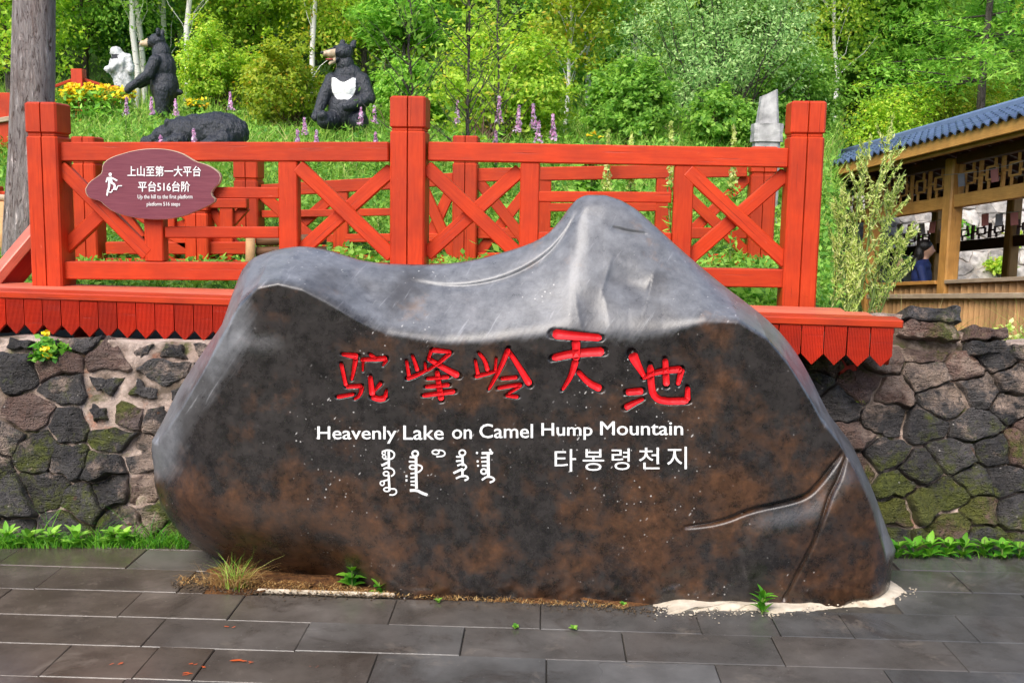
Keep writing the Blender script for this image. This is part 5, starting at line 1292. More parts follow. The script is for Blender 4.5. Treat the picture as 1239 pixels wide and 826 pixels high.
# seated bear facing the viewer, head turned to the left, mouth open, white chest
B2 = [((0, 0, .42), (.36, .33, .40), None), ((0, .0, .80), (.36, .29, .32), None), ((.02, .02, 1.05), (.27, .23, .22), None), ((-.03, -.02, 1.24), (.17, .17, .20), None), ((-.06, -.05, 1.46), (.185, .175, .165), None)]
B2 += cap_((-.14, -.10, 1.46), (-.36, -.26, 1.40), .125, .055) + cap_((-.14, -.12, 1.35), (-.28, -.22, 1.23), .07, .036)
B2 += cap_((.10, .08, 1.60), (.12, .10, 1.66), .065, .055, 3) + cap_((-.10, .10, 1.62), (-.10, .12, 1.67), .06, .05, 3)
B2 += cap_((-.27, -.05, .95), (-.42, -.12, .62), .14, .12) + cap_((-.42, -.12, .62), (-.52, -.24, .30), .12, .085) + cap_((-.52, -.24, .30), (-.54, -.32, .24), .095, .08, 3)
B2 += cap_((.28, -.04, .95), (.42, -.12, .62), .16, .14) + cap_((.42, -.12, .62), (.13, -.40, .46), .135, .10) + cap_((.13, -.40, .46), (.06, -.44, .44), .105, .09, 3)
B2 += cap_((-.20, -.1, .22), (-.34, -.50, .16), .20, .14) + cap_((.20, -.1, .22), (.34, -.50, .16), .20, .14) + cap_((-.34, -.50, .16), (-.36, -.60, .26), .12, .09, 4) + cap_((.34, -.50, .16), (.36, -.60, .26), .12, .09, 4)
m2 = blob(B2, 0.013, 6, 0.011, 5, 14)
paint(m2, [(1, lambda c: c.y < -.16 and .58 < c.z < .98 and abs(c.x + .03) < .225 - .12 * max(0, (.80 - c.z) / .22) ** 2 and c.z - .91 < .035 - .05 * math.cos((c.x + .03) * 14) and not (c.x > .17 and c.z < .66)), (2, lambda c: c.x < -.18 and c.z > 1.16 and c.z < 1.50 + .25 * (c.x + .18) and c.y < .06)])
r2, W2 = statue('bear_statue', 'black bear statue sitting up with white chest and open mouth', 'statue', 420, 160, 16.5, 0.80, m2, [M['black'], M['bearwhite'], M['tan']])
ball('nose', W2, (-.41, -.29, 1.415), (.036, .045, .032), 'black', r2); ball('eye', W2, (-.20, -.20, 1.53), (.022, .022, .022), 'dark_cloth', r2); ball('eye', W2, (-.23, .04, 1.53), (.022, .022, .022), 'dark_cloth', r2)
ball('tongue', W2, (-.29, -.235, 1.305), (.075, .04, .02), 'mouth', r2)
# bear lying on its belly, head low to the left
B3 = [((.30, 0, .34), (.52, .34, .34), None), ((-.15, 0, .34), (.48, .30, .27), None), ((-.05, 0, .54), (.22, .18, .10), None), ((-.55, 0, .28), (.24, .20, .19), None)] + cap_((-.62, 0, .25), (-.95, -.02, .16), .14, .07)
B3 += cap_((-.50, .13, .42), (-.50, .15, .48), .06, .05, 3) + cap_((-.50, -.13, .42), (-.50, -.15, .48), .06, .05, 3) + cap_((-.25, -.26, .2), (-.60, -.36, .07), .12, .09) + cap_((.45, -.28, .2), (.2, -.42, .08), .16, .11) + cap_((-.25, .26, .2), (-.60, .36, .07), .12, .09) + cap_((.45, .28, .2), (.2, .42, .08), .16, .11)
m3 = blob(B3, 0.020, 4, 0.030, 9, 13)
r3, W3 = statue('bear_statue', 'black bear statue lying low in the grass behind the railing', 'statue', 243, 185, 13.2, 0.72, m3, [M['black']])
# pale statue of a stooping hooded figure
B4 = [((0, 0, .95), (.30, .27, .36), (0, .35, 0)), ((.06, 0, .62), (.26, .24, .38), None), ((.10, 0, .30), (.24, .22, .32), None), ((-.10, -.02, 1.30), (.15, .14, .15), None), ((-.02, 0, 1.18), (.18, .17, .14), None)] + cap_((.20, -.1, 1.15), (.30, -.16, .85), .12, .10) + cap_((.1, -.18, 1.05), (-.24, -.28, .85), .11, .08)
m4 = blob(B4, 0.026, 4, 0.03, 3, 11)
paint(m4, [(1, lambda c: -.20 < c.x < .0 and 1.12 < c.z < 1.24 and c.y < -.06)])
r4, W4 = statue('pale_statue', 'whitish weathered statue of a stooping hooded figure facing the standing bear', 'statue', 148, 128, 20.6, 0.75, m4, [M['pale'], M['dark_cloth']])
# carved grey stone pillar behind the right end of the railing
cpx = ony(927, 178, 10.5); gz = H(cpx.x, 10.5)
sp = empty('stone_pillar', (cpx.x, 10.5, gz), 'small carved grey stone pillar left of the right railing post', 'pillar')
zt, zm, z0 = ony(927, 113, 10.5).z, ony(927, 150, 10.5).z, ony(927, 172, 10.5).z
def slab(name, z0, z1, w0, w1, par, seed, top=0.0):
    n = 9; V_ = []; Q_ = []
    for j in range(n + 1):
        t = j / n
        w = w0 + (w1 - w0) * t
        for k in range(20):
            A = 2 * math.pi * k / 20; s_ = max(abs(math.cos(A)), abs(math.sin(A))); rr = w / s_ * 0.5 * (1 + .06 * noise.noise(Vector((math.cos(A) * 2, math.sin(A) * 2, t * 4 + seed))))
            V_.append((cpx.x + rr * math.cos(A), 10.5 + rr * math.sin(A) * .8, z0 + (z1 - z0) * t + (top * math.cos(A) * t if top else 0)))
    for j in range(n):
        for k in range(20): Q_.append((j * 20 + k, j * 20 + (k + 1) % 20, (j + 1) * 20 + (k + 1) % 20, (j + 1) * 20 + k))
    Q_.append(tuple(n * 20 + k for k in range(20))); obj(name, mesh_from(V_, Q_), M['greystone'], par)
slab('carved_top', zm, zt, .20, .15, sp, 1, .04); slab('base_block', z0, zm, .28, .27, sp, 4); slab('shaft', gz - .1, z0, .24, .24, sp, 7)

# distant red fences on the bank, upper left
fr = empty('red_fence', ony(95, 110, 19.5), 'distant red post and rails on the slope above the yellow flowers', 'fence')
a = ony(95, 84, 19.5); gz = H(a.x, 19.5); beam('post', (a.x, 19.5, gz - .1), (a.x, 19.5, a.z), .2, .2, M['red'], fr)
beam('rail', ony(95, 94, 19.5), ony(60, 107, 19.3), .05, .05, M['red'], fr); beam('rail', ony(97, 95, 19.5), ony(140, 108, 19.6), .05, .05, M['red'], fr)
beam('post', ony(60, 128, 19.3), ony(60, 103, 19.3), .12, .12, M['red'], fr); beam('post', ony(140, 128, 19.6), ony(140, 104, 19.6), .12, .12, M['red'], fr)
fr = empty('red_fence', ony(9, 150, 14), 'red fence post at the far left edge beyond the larch trunk', 'fence')
a = ony(9, 113, 14.0); beam('post', (a.x, 14, H(a.x, 14) - .1), (a.x, 14, a.z), .17, .17, M['red'], fr)
beam('rail', ony(9, 126, 14), ony(-40, 124, 14), .07, .10, M['red'], fr); beam('rail', ony(16, 143, 13.9), ony(-40, 152, 13.9), .06, .06, M['oldplank'], fr)
beam('rail', ony(10, 135, 14), ony(-40, 136, 14), .07, .10, M['red'], fr)
a = ony(14, 232, 9.0); fr2 = empty('red_fence', (a.x, 9.0, H(a.x, 9)), 'red rail over the log stack at the far left', 'fence')
beam('rail', ony(-40, 240, 9.0), ony(30, 238, 9.0), .06, .10, M['red'], fr2); beam('post', ony(-8, 320, 9.0), ony(-8, 225, 9.0), .12, .12, M['red'], fr2); beam('post', ony(28, 320, 9.0), ony(28, 232, 9.0), .10, .10, M['red'], fr2)

# ------------------------------------------------------------------ tiled timber gallery on the right
GA = Vector((0.21, -1, 0)).normalized(); GO = Vector((-0.978, -0.205, 0)).normalized(); G0 = Vector((5.58, 13.8, 0))
def G(t, o, z): return G0 + GA * t + GO * o + Vector((0, 0, z + 0.105 * t))
gal = empty('timber_gallery', G(0, -1, 0), 'open timber gallery with blue tiled roof and lattice panels', 'pavilion')
cols = [-5.7, -3.8, -1.9, 0.0, 1.9, 3.8]
for t in cols:
    beam('column', G(t, 0, -.35), G(t, 0, 2.25), .19, .19, M['timber'], gal, GA, 0.02)
    beam('column', G(t, -2.3, -.35), G(t, -2.3, 2.25), .17, .17, M['timber'], gal, GA, 0.02)
t0, t1 = -6.2, 4.4
beam('eave_beam', G(t0, .52, 2.27), G(t1, .52, 2.27), .06, .12, M['timber'], gal); 
for ta, tb in zip(cols[:-1], cols[1:]):
    beam('tie_beam', G(ta + .1, 0, 1.70), G(tb - .1, 0, 1.70), .12, .16, M['timber'], gal)
    beam('tie_beam', G(ta + .1, -2.3, 1.34), G(tb - .1, -2.3, 1.34), .12, .16, M['timber_dark'], gal)
    beam('plate', G(ta + .1, 0, 2.22), G(tb - .1, 0, 2.22), .12, .12, M['timber_dark'], gal)
    beam('plate', G(ta + .1, -2.3, 2.22), G(tb - .1, -2.3, 2.22), .12, .12, M['timber_dark'], gal)
    # lattice between tie beam and plate, front and rear
    for oo, za, zb, mt in ((0, 1.79, 2.15, 'timber_dark'), (-2.3, 1.43, 1.66, 'timber_dark')):
        mb = MB(); n = 4; w = (tb - ta - .22) / n
        for k in range(n):
            a0 = ta + .11 + w * k; b0 = a0 + w; q = .022
            mb.bar(G(a0 + .012, oo, za), G(a0 + .012, oo, zb), .035, q); mb.bar(G(b0 - .012, oo, za), G(b0 - .012, oo, zb), .035, q)
            ia, ib = a0 + w * .28, b0 - w * .28; ja, jb = za + (zb - za) * .3, zb - (zb - za) * .28
            mb.bar(G(ia, oo, ja), G(ib, oo, ja), .03, q); mb.bar(G(ia, oo, jb), G(ib, oo, jb), .03, q); mb.bar(G(ia, oo, ja), G(ia, oo, jb), .03, q); mb.bar(G(ib, oo, ja), G(ib, oo, jb), .03, q)
            mb.bar(G(a0, oo, (ja + jb) / 2), G(ia, oo, (ja + jb) / 2), .03, q); mb.bar(G(ib, oo, (ja + jb) / 2 - .03), G(b0, oo, (ja + jb) / 2 - .03), .03, q)
            mb.bar(G((a0 + b0) / 2 - .05, oo, za), G((a0 + b0) / 2 - .05, oo, ja), .03, q); mb.bar(G((a0 + b0) / 2 + .06, oo, jb), G((a0 + b0) / 2 + .06, oo, zb), .03, q)
        mb.build('lattice_panel', M['timber'] if oo == 0 else M[mt], gal)
    for j in range(4): beam('rafter', G(ta + .24 + j * .475, .5, 2.325), G(ta + .24 + j * .475, -1.15, 2.91), .07, .08, M['timber_dark'], gal)
    for j in range(4): beam('rafter', G(ta + .24 + j * .475, -2.8, 2.325), G(ta + .24 + j * .475, -1.15, 2.91), .07, .08, M['timber_dark'], gal)
    # rear bench and rail
    beam('bench_seat', G(ta + .1, -2.0, .40), G(tb - .1, -2.0, .40), .36, .05, M['timber_dark'], gal); beam('bench_rail', G(ta + .1, -2.3, .62), G(tb - .1, -2.3, .62), .07, .08, M['timber_dark'], gal)
    for j in range(3): beam('bench_leg', G(ta + .35 + j * .6, -2.0, -.32), G(ta + .35 + j * .6, -2.0, .375), .10, .10, M['timber_dark'], gal)
    beam('bench_seat', G(ta + .1, -.34, .40), G(tb - .1, -.34, .40), .36, .05, M['timber'], gal)
    # front parapet: capped vertical planks
    beam('parapet_cap', G(ta + .1, .04, .68), G(tb - .1, .04, .68), .15, .05, M['oldplank'] if tb > 0.1 else M['timber'], gal)
    n = 13; w = (tb - ta - .2) / n; pm_ = beam_mesh(1.0, .03, w - .008, .006); pm_.materials.append(M['plank'])
    for j in range(n):
        t = ta + .1 + w * (j + .5); p = G(t, .02, -.345)
        m4_ = Matrix((Vector((0, 0, 1)), GO, -GA)).transposed().to_4x4(); m4_.translation = p; link(bpy.data.objects.new('parapet_plank', pm_), gal, m4_)
# outer low plank fence in front of the nearer bays
of = empty('plank_fence', G(1.2, .8, -.3), 'low plank fence with grey rail in front of the timber gallery', 'fence')
beam('rail', G(-.55, .75, .50), G(4.4, .75, .46), .12, .06, M['oldplank'], of)
pm2 = beam_mesh(0.86, .035, .085, .006); pm2.materials.append(M['plank'])
for j in range(44):
    p = G(-.45 + j * .097, .72, -.38 - (.0 if j % 2 else .015)); m4_ = Matrix((Vector((0, 0, 1)), GO, -GA)).transposed().to_4x4(); m4_.translation = p
    link(bpy.data.objects.new('plank', pm2), of, m4_)
# floor
V_ = [G(t0, .15, -.34), G(t1, .15, -.34), G(t1, -2.6, -.34), G(t0, -2.6, -.34)]; obj('floor_slab', mesh_from(V_ + [v - Vector((0, 0, .3)) for v in V_], [(0, 1, 2, 3), (0, 4, 5, 1), (1, 5, 6, 2), (2, 6, 7, 3), (3, 7, 4, 0)]), M['oldplank'], gal)
# roof boards and tiles
RS0, RS1 = (.62, 2.34), (-1.15, 2.97)
rb = MB()
Vq = [G(t0, RS0[0], RS0[1]), G(t1, RS0[0], RS0[1]), G(t1, RS1[0], RS1[1]), G(t0, RS1[0], RS1[1])]
rb.add(Vq + [v + Vector((0, 0, .03)) for v in Vq], [(3, 2, 1, 0), (4, 5, 6, 7), (0, 1, 5, 4), (1, 2, 6, 5), (2, 3, 7, 6), (3, 0, 4, 7)])
Vq = [G(t0, -2.92, 2.34), G(t1, -2.92, 2.34), G(t1, -1.151, 2.97), G(t0, -1.151, 2.97)]
rb.add(Vq + [v + Vector((0, 0, .03)) for v in Vq], [(0, 1, 2, 3), (7, 6, 5, 4), (4, 5, 1, 0), (5, 6, 2, 1), (6, 7, 3, 2), (7, 4, 0, 3)])
roof = rb.build('roof', M['timber_dark'], gal)
beam('fascia', G(t0, .635, 2.32), G(t1, .635, 2.32), .035, .15, M['timber'], gal)
TW, TL = .150, .34
def tile_mesh():
    n = 14; V_ = []; Q_ = []
    for y in (0, 1):
        for z in (0, 1):
            for i in range(n + 1):
                u = i / n; x = (u - .5) * TW * 1.06; hh = .026 * (math.cos((u - .5) * 2 * math.pi)) if True else 0
                V_.append((x, -TL * y, hh + (0 if z == 0 else .016) + .018 * y))
    m = n + 1
    for i in range(n):
        Q_.append((m + i, m + i + 1, 3 * m + i + 1, 3 * m + i)); Q_.append((i + 1, i, 2 * m + i, 2 * m + i + 1))
        Q_.append((2 * m + i, 2 * m + i + 1, 3 * m + i + 1, 3 * m + i)); Q_.append((i, i + 1, m + i + 1, m + i))
    Q_ += [(0, m, 3 * m, 2 * m), (n, 2 * m + n, 3 * m + n, m + n)]
    return mesh_from(V_, Q_, True)
tm = tile_mesh(); tm.materials.append(M['tile'])
slope_v = (G(0, RS0[0], RS0[1]) - G(0, RS1[0], RS1[1])); SL = slope_v.length; sv = slope_v.normalized()
gx = (GA + Vector((0, 0, .105))).normalized(); gn = gx.cross(sv); gn = gn if gn.z > 0 else -gn; gn.normalize()
yv = gn.cross(gx).normalized()
mt_ = Matrix((gx, yv, gn)).transposed().to_4x4()
downsign = 1 if (yv.dot(sv) < 0) else -1
ntile = 0
rest = MB()
for row in range(5):
    tstart = 3.9 if row < 4 else 3.9
    for k in range(56):
        t = tstart - k * TW; s_ = row * (TL - .03)
        p = G(t, RS0[0], RS0[1]) - sv * (s_ + TL - .06) + gn * (.055 + 0.004 * 0)
        m4_ = mt_.copy() @ (Matrix.Identity(4) if downsign > 0 else Matrix.Rotation(math.pi, 4, 'Z')); m4_.translation = p
        link(bpy.data.objects.new('roof_tile', tm), roof, m4_); ntile += 1
beam('ridge', G(t0, -1.15, 3.04), G(t1, -1.15, 3.04), .2, .12, M['tile'], gal, None, .03)

# pennants on strings under the tie beam
for si, (ta, tb, zf, lb) in enumerate(((-1.75, -.15, 1.57, 'string of pink and grey paper flags under the beam left of the gallery column'), (.15, 1.8, 1.55, 'string of pink and grey paper flags under the beam right of the gallery column'), (-.1, 1.8, 2.05, 'string with red paper lanterns across the lattice at the right edge'))):
    pn = empty('bunting', G((ta + tb) / 2, .12, zf), lb, 'bunting'); oo = -.25 if si < 2 else .10
    pts = [G(ta + (tb - ta) * k / 10, oo, zf - .05 * math.sin(math.pi * k / 10)) for k in range(11)]; mb = MB(); mb.tube(pts, .004, .004, 4); mb.build('string', M['twine'], pn)
    n = 6 if si < 2 else 3
    for k in range(n):
        f = (k + .6) / n; p = G(ta + (tb - ta) * f, oo, zf - .05 * math.sin(math.pi * f) - .006); w, h = .065, .15
        d = GA * w + Vector((0, 0, .105 * w)); dn = Vector((0, 0, -h)) + GO * rng.uniform(-.03, .03); th = GO * .004
        V_ = [p - d + th, p + d + th, p + d + dn + th, p - d + dn + th]; V_ += [v - th * 2 for v in V_]
        obj('flag', mesh_from(V_, [(0, 1, 2, 3), (7, 6, 5, 4), (0, 4, 5, 1), (1, 5, 6, 2), (2, 6, 7, 3), (3, 7, 4, 0)]), M['flagpink' if (k + si) % 2 else 'flaggrey'], pn)

# people on the bench
def person(name, label, at, rz, sc_, balls, rules, mats, extra):
    r = empty(name, at, label, 'person', None, rz); W_ = WM[r.name] @ Matrix.Scale(sc_, 4)
    me = blob(balls, .016, 3); paint(me, rules); obj('body', me, mats, r, W_)
    for nm, bl, mt, vx in extra: obj(nm, blob(bl, vx, 2), M[mt], r, W_)
    return r
# local: sits at origin (seat height 0), faces +X
body = [((0, 0, .12), (.17, .19, .15), None), ((.0, 0, .34), (.14, .19, .22), None), ((.0, 0, .50), (.12, .20, .10), None), ((.05, 0, .73), (.085, .075, .105), (0, .25, 0)), ((.075, 0, .69), (.06, .055, .06), None), ((.145, 0, .715), (.02, .016, .022), None)]
body += cap_((.02, 0, .55), (.04, 0, .66), .055, .05, 4)
for s_ in (-1, 1):
    body += cap_((0, .19 * s_, .48), (.07, .24 * s_, .24), .062, .052) + cap_((.07, .24 * s_, .24), (.28, .10 * s_, .24), .05, .036) + cap_((.28, .1 * s_, .24), (.33, .07 * s_, .25), .036, .026, 3)
    body += cap_((.02, .09 * s_, .06), (.42, .10 * s_, .05), .085, .062) + cap_((.42, .10 * s_, .04), (.40, .10 * s_, -.36), .058, .042) + cap_((.40, .1 * s_, -.37), (.54, .11 * s_, -.40), .042, .034, 4)
hair = [((.015, 0, .775), (.105, .095, .095), None), ((-.045, 0, .66), (.075, .10, .14), None), ((-.085, 0, .52), (.055, .11, .15), None)]
pos1 = G(-1.05, -.30, .43); ang = math.atan2(GA.y, GA.x) - 0.5 + math.radians(0)
ang = math.radians(-25)
person('person', 'person with long black hair in a navy jacket sitting in the gallery, facing right', pos1, ang, 1.0, body,
       [(1, lambda c: c.z > .60 and c.x > -.05), (1, lambda c: c.x > .29 and .19 < c.z < .30 and abs(c.y) < .12), (2, lambda c: c.z < .14 and c.x > .02)], [M['navy'], M['skin'], M['dark_cloth']], [('hair', hair, 'hair', .014)])
pos2 = G(-1.75, -.32, .43)
hair2 = [((-.005, 0, .785), (.10, .092, .085), None), ((-.05, 0, .70), (.06, .085, .09), None)]
mask_ = [((.112, 0, .685), (.03, .052, .042), None)]
person('person', 'person in dark clothes with a light blue face mask, left of the navy jacket', pos2, math.radians(-40), .80, body,
       [(1, lambda c: c.z > .60 and c.x > -.05), (1, lambda c: c.x > .29 and .19 < c.z < .30 and abs(c.y) < .12)], [M['dark_cloth'], M['skin']], [('hair', hair2, 'hair', .014), ('mask', mask_, 'mask', .01)])

# pale rubble bank beyond the gallery
bank = empty('rubble_bank', (8.2, 20.3, 0), 'pale rubble stone bank seen through the gallery', 'wall')
M['palestone'] = plain('pale_rubble', (0.20, 0.185, 0.17), (0.50, 0.46, 0.42), 8, .85, .6, .2, var=.35)
def bank_pt(u, v, out=0.0): return Vector((u, 19.9 + v * .55, v)) + Vector((0, -.87, .48)) * out
V_ = []; Q_ = []
for i in range(61):
    for j in range(13): V_.append(bank_pt(4.4 + i * .13, -.35 + j * .18, noise.noise(Vector((i * .4, j * .5, 2))) * .03))
for i in range(60):
    for j in range(12): Q_.append((i * 13 + j, (i + 1) * 13 + j, (i + 1) * 13 + j + 1, i * 13 + j + 1))
obj('mortar', mesh_from(V_, Q_, True), plain('bank_mortar', (.24, .21, .18), (.42, .37, .33), 6, .9, .5), bank)
sd_ = seeds_in(4.5, 12.0, -.2, 1.75, .26, 1.2, 3500)
for k, poly in enumerate(voronoi(sd_, (4.5, 12.0, -.25, 1.75), 1.2)):
    if len(poly) < 3: continue
    me, o = stone_mesh(poly, bank_pt, .012, .06, k * 1.9, nb=14); obj('stone', me, M['palestone'], bank, Matrix.Translation(o))
rs = np.random.RandomState(44)
def small_bush(name, label, c, rad, hgt, leaf, n, size, rs, cat='plant', aspect=.5):
    r = empty(name, c, label, cat); c = Vector(c)
    K = max(6, n // 16); d = rs.normal(0, 1, (K, 3)); d[:, 2] = np.abs(d[:, 2]) * .8 + .25; d /= np.linalg.norm(d, axis=1, keepdims=True)
    C = np.array(c) + d * np.array([rad, rad, hgt]) * rs.uniform(.45, 1, (K, 1)); P = (C[:, None, :] + rs.normal(0, 1, (K, 16, 3)) * rad * .22).reshape(-1, 3)
    P[:, 2] = np.maximum(P[:, 2], c.z + .005)
    obj('leaves', leaf_mesh([leaves_np(P, np.tile([0, -.35, .8], (len(P), 1)), size, aspect, rs=rs)]), M[leaf], r)
    mb = MB()
    for q in C: mb.tube([c - Vector((0, 0, .02)), Vector(q)], max(.003, rad * .02), .002, 4, False)
    mb.build('stems', M['stem'], r); return r
for px, py, Y, ra, lb in ((1207, 330, 20.0, .28, 'green bush at the foot of the pale rubble bank, right of the rear column'), (1225, 300, 20.6, .38, 'yellow-green bush high on the pale rubble bank at the right edge'), (1165, 291, 20.7, .35, 'green tuft on top of the pale bank right of the gallery column'), (1105, 292, 20.7, .22, 'small green tuft on the bank above the seated person'), (1085, 325, 19.9, .35, 'green bush behind the masked person'), (1120, 330, 19.9, .25, 'low green bush right behind the navy jacket')):
    c = ony(px, py, Y); small_bush('bank_bush', lb, c, ra, ra * .9, 'lf_lime' if px > 1200 else 'lf_bright', 420, .05, rs, 'bush')

# ------------------------------------------------------------------ weeds close to the camera
def leaf_poly(p, d, up, L, w, curl):
    """pointed leaf of six faces: p base, d direction, up normal"""
    d = Vector(d).normalized(); s_ = d.cross(Vector(up)).normalized(); u_ = s_.cross(d).normalized(); V_ = []; Q_ = []
    for k, (t, ww) in enumerate(((0, .12), (.3, .85), (.6, 1.0), (.85, .55), (1, .03))):
        c = Vector(p) + d * L * t + u_ * (curl * L * (t - t * t * 1.6)); V_ += [c - s_ * w * ww + u_ * w * .25 * ww, c, c + s_ * w * ww + u_ * w * .25 * ww]
    for k in range(4): Q_ += [(3 * k, 3 * k + 1, 3 * k + 4, 3 * k + 3), (3 * k + 1, 3 * k + 2, 3 * k + 5, 3 * k + 4)]
    return V_, Q_
def rosette(name, label, c, nl, L, w, el, leaf, rs, group=None, stems=0, tiers=1):
    r = empty(name, c, label, 'plant', group); mb = MB(); c = Vector(c)
    for k in range(nl):
        A = k * 2.4 + rs.uniform(-.4, .4); e = el * rs.uniform(.5, 1.4); z = (k % tiers) * L * .5
        d = Vector((math.cos(A) * math.cos(e), math.sin(A) * math.cos(e), math.sin(e)))
        mb.add(*leaf_poly(c + Vector((0, 0, z + .004)), d, (0, 0, 1), L * rs.uniform(.65, 1.15), w * rs.uniform(.7, 1.2), rs.uniform(.1, .5)))
    mb.build('leaves', M[leaf], r, True)
    if tiers > 1:
        mb = MB(); mb.tube([c - Vector((0, 0, .01)), c + Vector((0, 0, L * .5 * tiers))], .004, .003, 5); mb.build('stem', M['stem'], r)
    return r
rs = np.random.RandomState(51)
rlab = ['leftmost', 'second', 'third', 'fourth', 'fifth', 'sixth', 'seventh', 'eighth']
for k, px in enumerate((1086, 1106, 1124, 1146, 1165, 1190, 1212, 1233)):
    rosette('wall_weed', '%s broad-leaved green weed counted from the boulder along the right wall foot' % rlab[k], onz(px, 675 + rs.uniform(-2, 2), .0), 14, .085, .016, .75, 'lf_bright', rs, None, 0, 2)
rlab = ['leftmost', 'second from left', 'third from left', 'fourth from left', 'fifth from left', 'rightmost']
for k, px in enumerate((8, 36, 62, 92, 138, 150)):
    rosette('wall_weed', 'broad-leaved weed at the left wall foot, %s of the six' % rlab[k], onz(px, 660 + rs.uniform(-2, 2)), 16, .075, .017, .8, 'lf_weed', rs, None, 0, 2)
Q3 = []
for k in range(1500):
    px = rs.uniform(-60, 228); p = onz(px, rs.uniform(655, 664)); Q3.append((p.x, p.y, -.005))
v, q = blades(np.array(Q3), .075, .006, .9, rs, 3)
q_ = []
for k in range(60):
    px = rs.choice([120, 180, 165, 60, 150, 195]) + rs.normal(0, 6); p = onz(px, 658); q_.append((p.x, p.y, 0))
v2, q2 = blades(np.array(q_), .17, .006, 1.1, rs, 4)
Vx = np.concatenate([v, v2]); Qx = np.concatenate([q, q2 + len(v)])
tag(obj('verge_grass', mesh_np(Vx, Qx), M['lf_bright']), 'strip of short green grass along the left wall foot', 'grass', None, 'stuff')
for k, (a0, a1, lb) in enumerate(((1070, 1239, 'r'),)):
    q_ = [(lambda p: (p.x, p.y, 0))(onz(rs.uniform(1075, 1300), rs.uniform(668, 676))) for _ in range(260)]
    v, q = blades(np.array(q_), .05, .005, .9, rs, 2); tag(obj('verge_grass', mesh_np(v, q), M['lf_bright']), 'thin green grass blades along the right wall foot', 'grass', None, 'stuff')
# plants at the boulder foot
rosette('young_plant', 'taller two-tiered bright green seedling at the boulder foot', onz(426, 712), 14, .075, .020, .55, 'lf_bright', rs, None, 0, 3)
rosette('young_plant', 'small bright green seedling right of the taller one at the boulder foot', onz(459, 718), 12, .05, .014, .6, 'lf_bright', rs, None, 0, 2)
rosette('young_plant', 'feathery bright green plant beside the cream footing', onz(922, 742), 22, .06, .011, .9, 'lf_bright', rs, None, 0, 3)
for px, py, lb in ((530, 729, 'tiny green sprout at the centre of the boulder foot'), (694, 762, 'tiny green sprout in a paving joint right of centre'), (624, 760, 'tiny green sprout in a paving joint at the centre'), (754, 733, 'tiny green sprout at the boulder foot right of centre')):
    rosette('sprout', lb, onz(px, py), 8, .022, .008, .7, 'lf_weed', rs)
tg = empty('grass_tuft', onz(284, 712), 'tuft of green and dry grass at the left foot of the boulder', 'grass')
c = onz(284, 712); q_ = np.array([(c.x + rs.normal(0, .03), c.y + rs.normal(0, .02), 0.01) for _ in range(70)]); v, q = blades(q_, .15, .005, 1.0, rs, 4); obj('green_blades', mesh_np(v, q), M['grass'], tg)
q_ = np.array([(c.x + rs.normal(0, .05), c.y + rs.normal(0, .025), 0.02) for _ in range(260)]); v, q = blades(q_, .10, .0035, 1.9, rs, 4); obj('dry_blades', mesh_np(v, q), M['drygrass'], tg)
q_ = []
for k in range(1800):
    px = rs.uniform(215, 480) if k < 1300 else rs.uniform(480, 760); py = 700 + (px - 215) * .055 + rs.uniform(0, 11) if px < 480 else 717 + (px - 480) * .05 + rs.uniform(4, 9)
    p = onz(px, py); q_.append((p.x, p.y, .012))
v, q = blades(np.array(q_), .014, .004, 2.0, rs, 2); tag(obj('dry_moss', mesh_np(v, q), M['drygrass']), 'curled dry moss fibres along the boulder foot', 'moss', None, 'stuff')
# plant rooted in the left wall, with two yellow blooms
p = wall_pt(ony(65, 440, 5.35).x, .80, .05); wpl = small_bush('wall_plant', 'leafy plant with small yellow blooms growing out of the left wall', p, .09, .10, 'lf_bright', 330, .017, rs, 'plant', .7)
P = np.concatenate([np.array(p) + np.array(o) + rs.normal(0, .008, (12, 3)) for o in ((.01, -.075, .06), (.025, -.075, .025), (.0, -.04, .13))])
obj('blooms', leaf_mesh([leaves_np(P, np.tile([0, -1., .2], (len(P), 1)), .012, .8, rs=rs)]), M['yel'], wpl)
p = wall_pt(ony(1045, 480, 5.25).x, .66, .03); small_bush('wall_plant', 'tiny yellowish sprout on the right wall beside the boulder', p, .03, .03, 'lf_yellow', 60, .012, rs)

def mugwort(label, px0, py0, px1, py1, Y, rs, nb=16):
    b, tp = ony(px0, py0, Y), ony(px1, py1, Y); b.z = min(b.z, H(b.x, Y)) - .03
    r = empty('mugwort', b, label, 'plant'); mb = MB(); st_ = wob(b, tp, 6, .012, rs); mb.tube(st_, .008, .002, 6); Cs, Us = [], []
    H_ = (tp - b).length; ax = (tp - b).normalized()
    def strew(a, d, L, n, sp_):
        t = rs.uniform(.08, 1, (n, 1)); Cs.append(np.array(a) + np.array(d)[None] * t * L + rs.normal(0, sp_, (n, 3)) * (1.15 - t)); Us.append(np.tile(np.array(d) + [0, 0, .5], (n, 1)) + rs.normal(0, .6, (n, 3)))
    for k in range(nb):
        t = .25 + .68 * k / nb; p_ = b + ax * H_ * t; A = rs.uniform(0, 6.28); L = H_ * .36 * (1.05 - t) * rs.uniform(.6, 1.2) + .04
        d = (ax * 1.5 + Vector((math.cos(A), math.sin(A) * .8, 0))).normalized(); mb.tube([p_, p_ + d * L * .6, p_ + d * L + Vector((0, 0, .02))], .004, .0015, 4, False); strew(p_, d, L, 46, .012)
    strew(b + ax * H_ * .55, ax, H_ * .45, 150, .012); strew(b, ax, H_ * .6, 34, .045)
    mb.build('stems', M['stem'], r); C = np.concatenate(Cs); U = np.concatenate(Us)
    obj('leaves', leaf_mesh([leaves_np(C, np.tile([0, -.5, .5], (len(C), 1)), .015, .24, up=U, rs=rs)]), M['lf_art'], r)
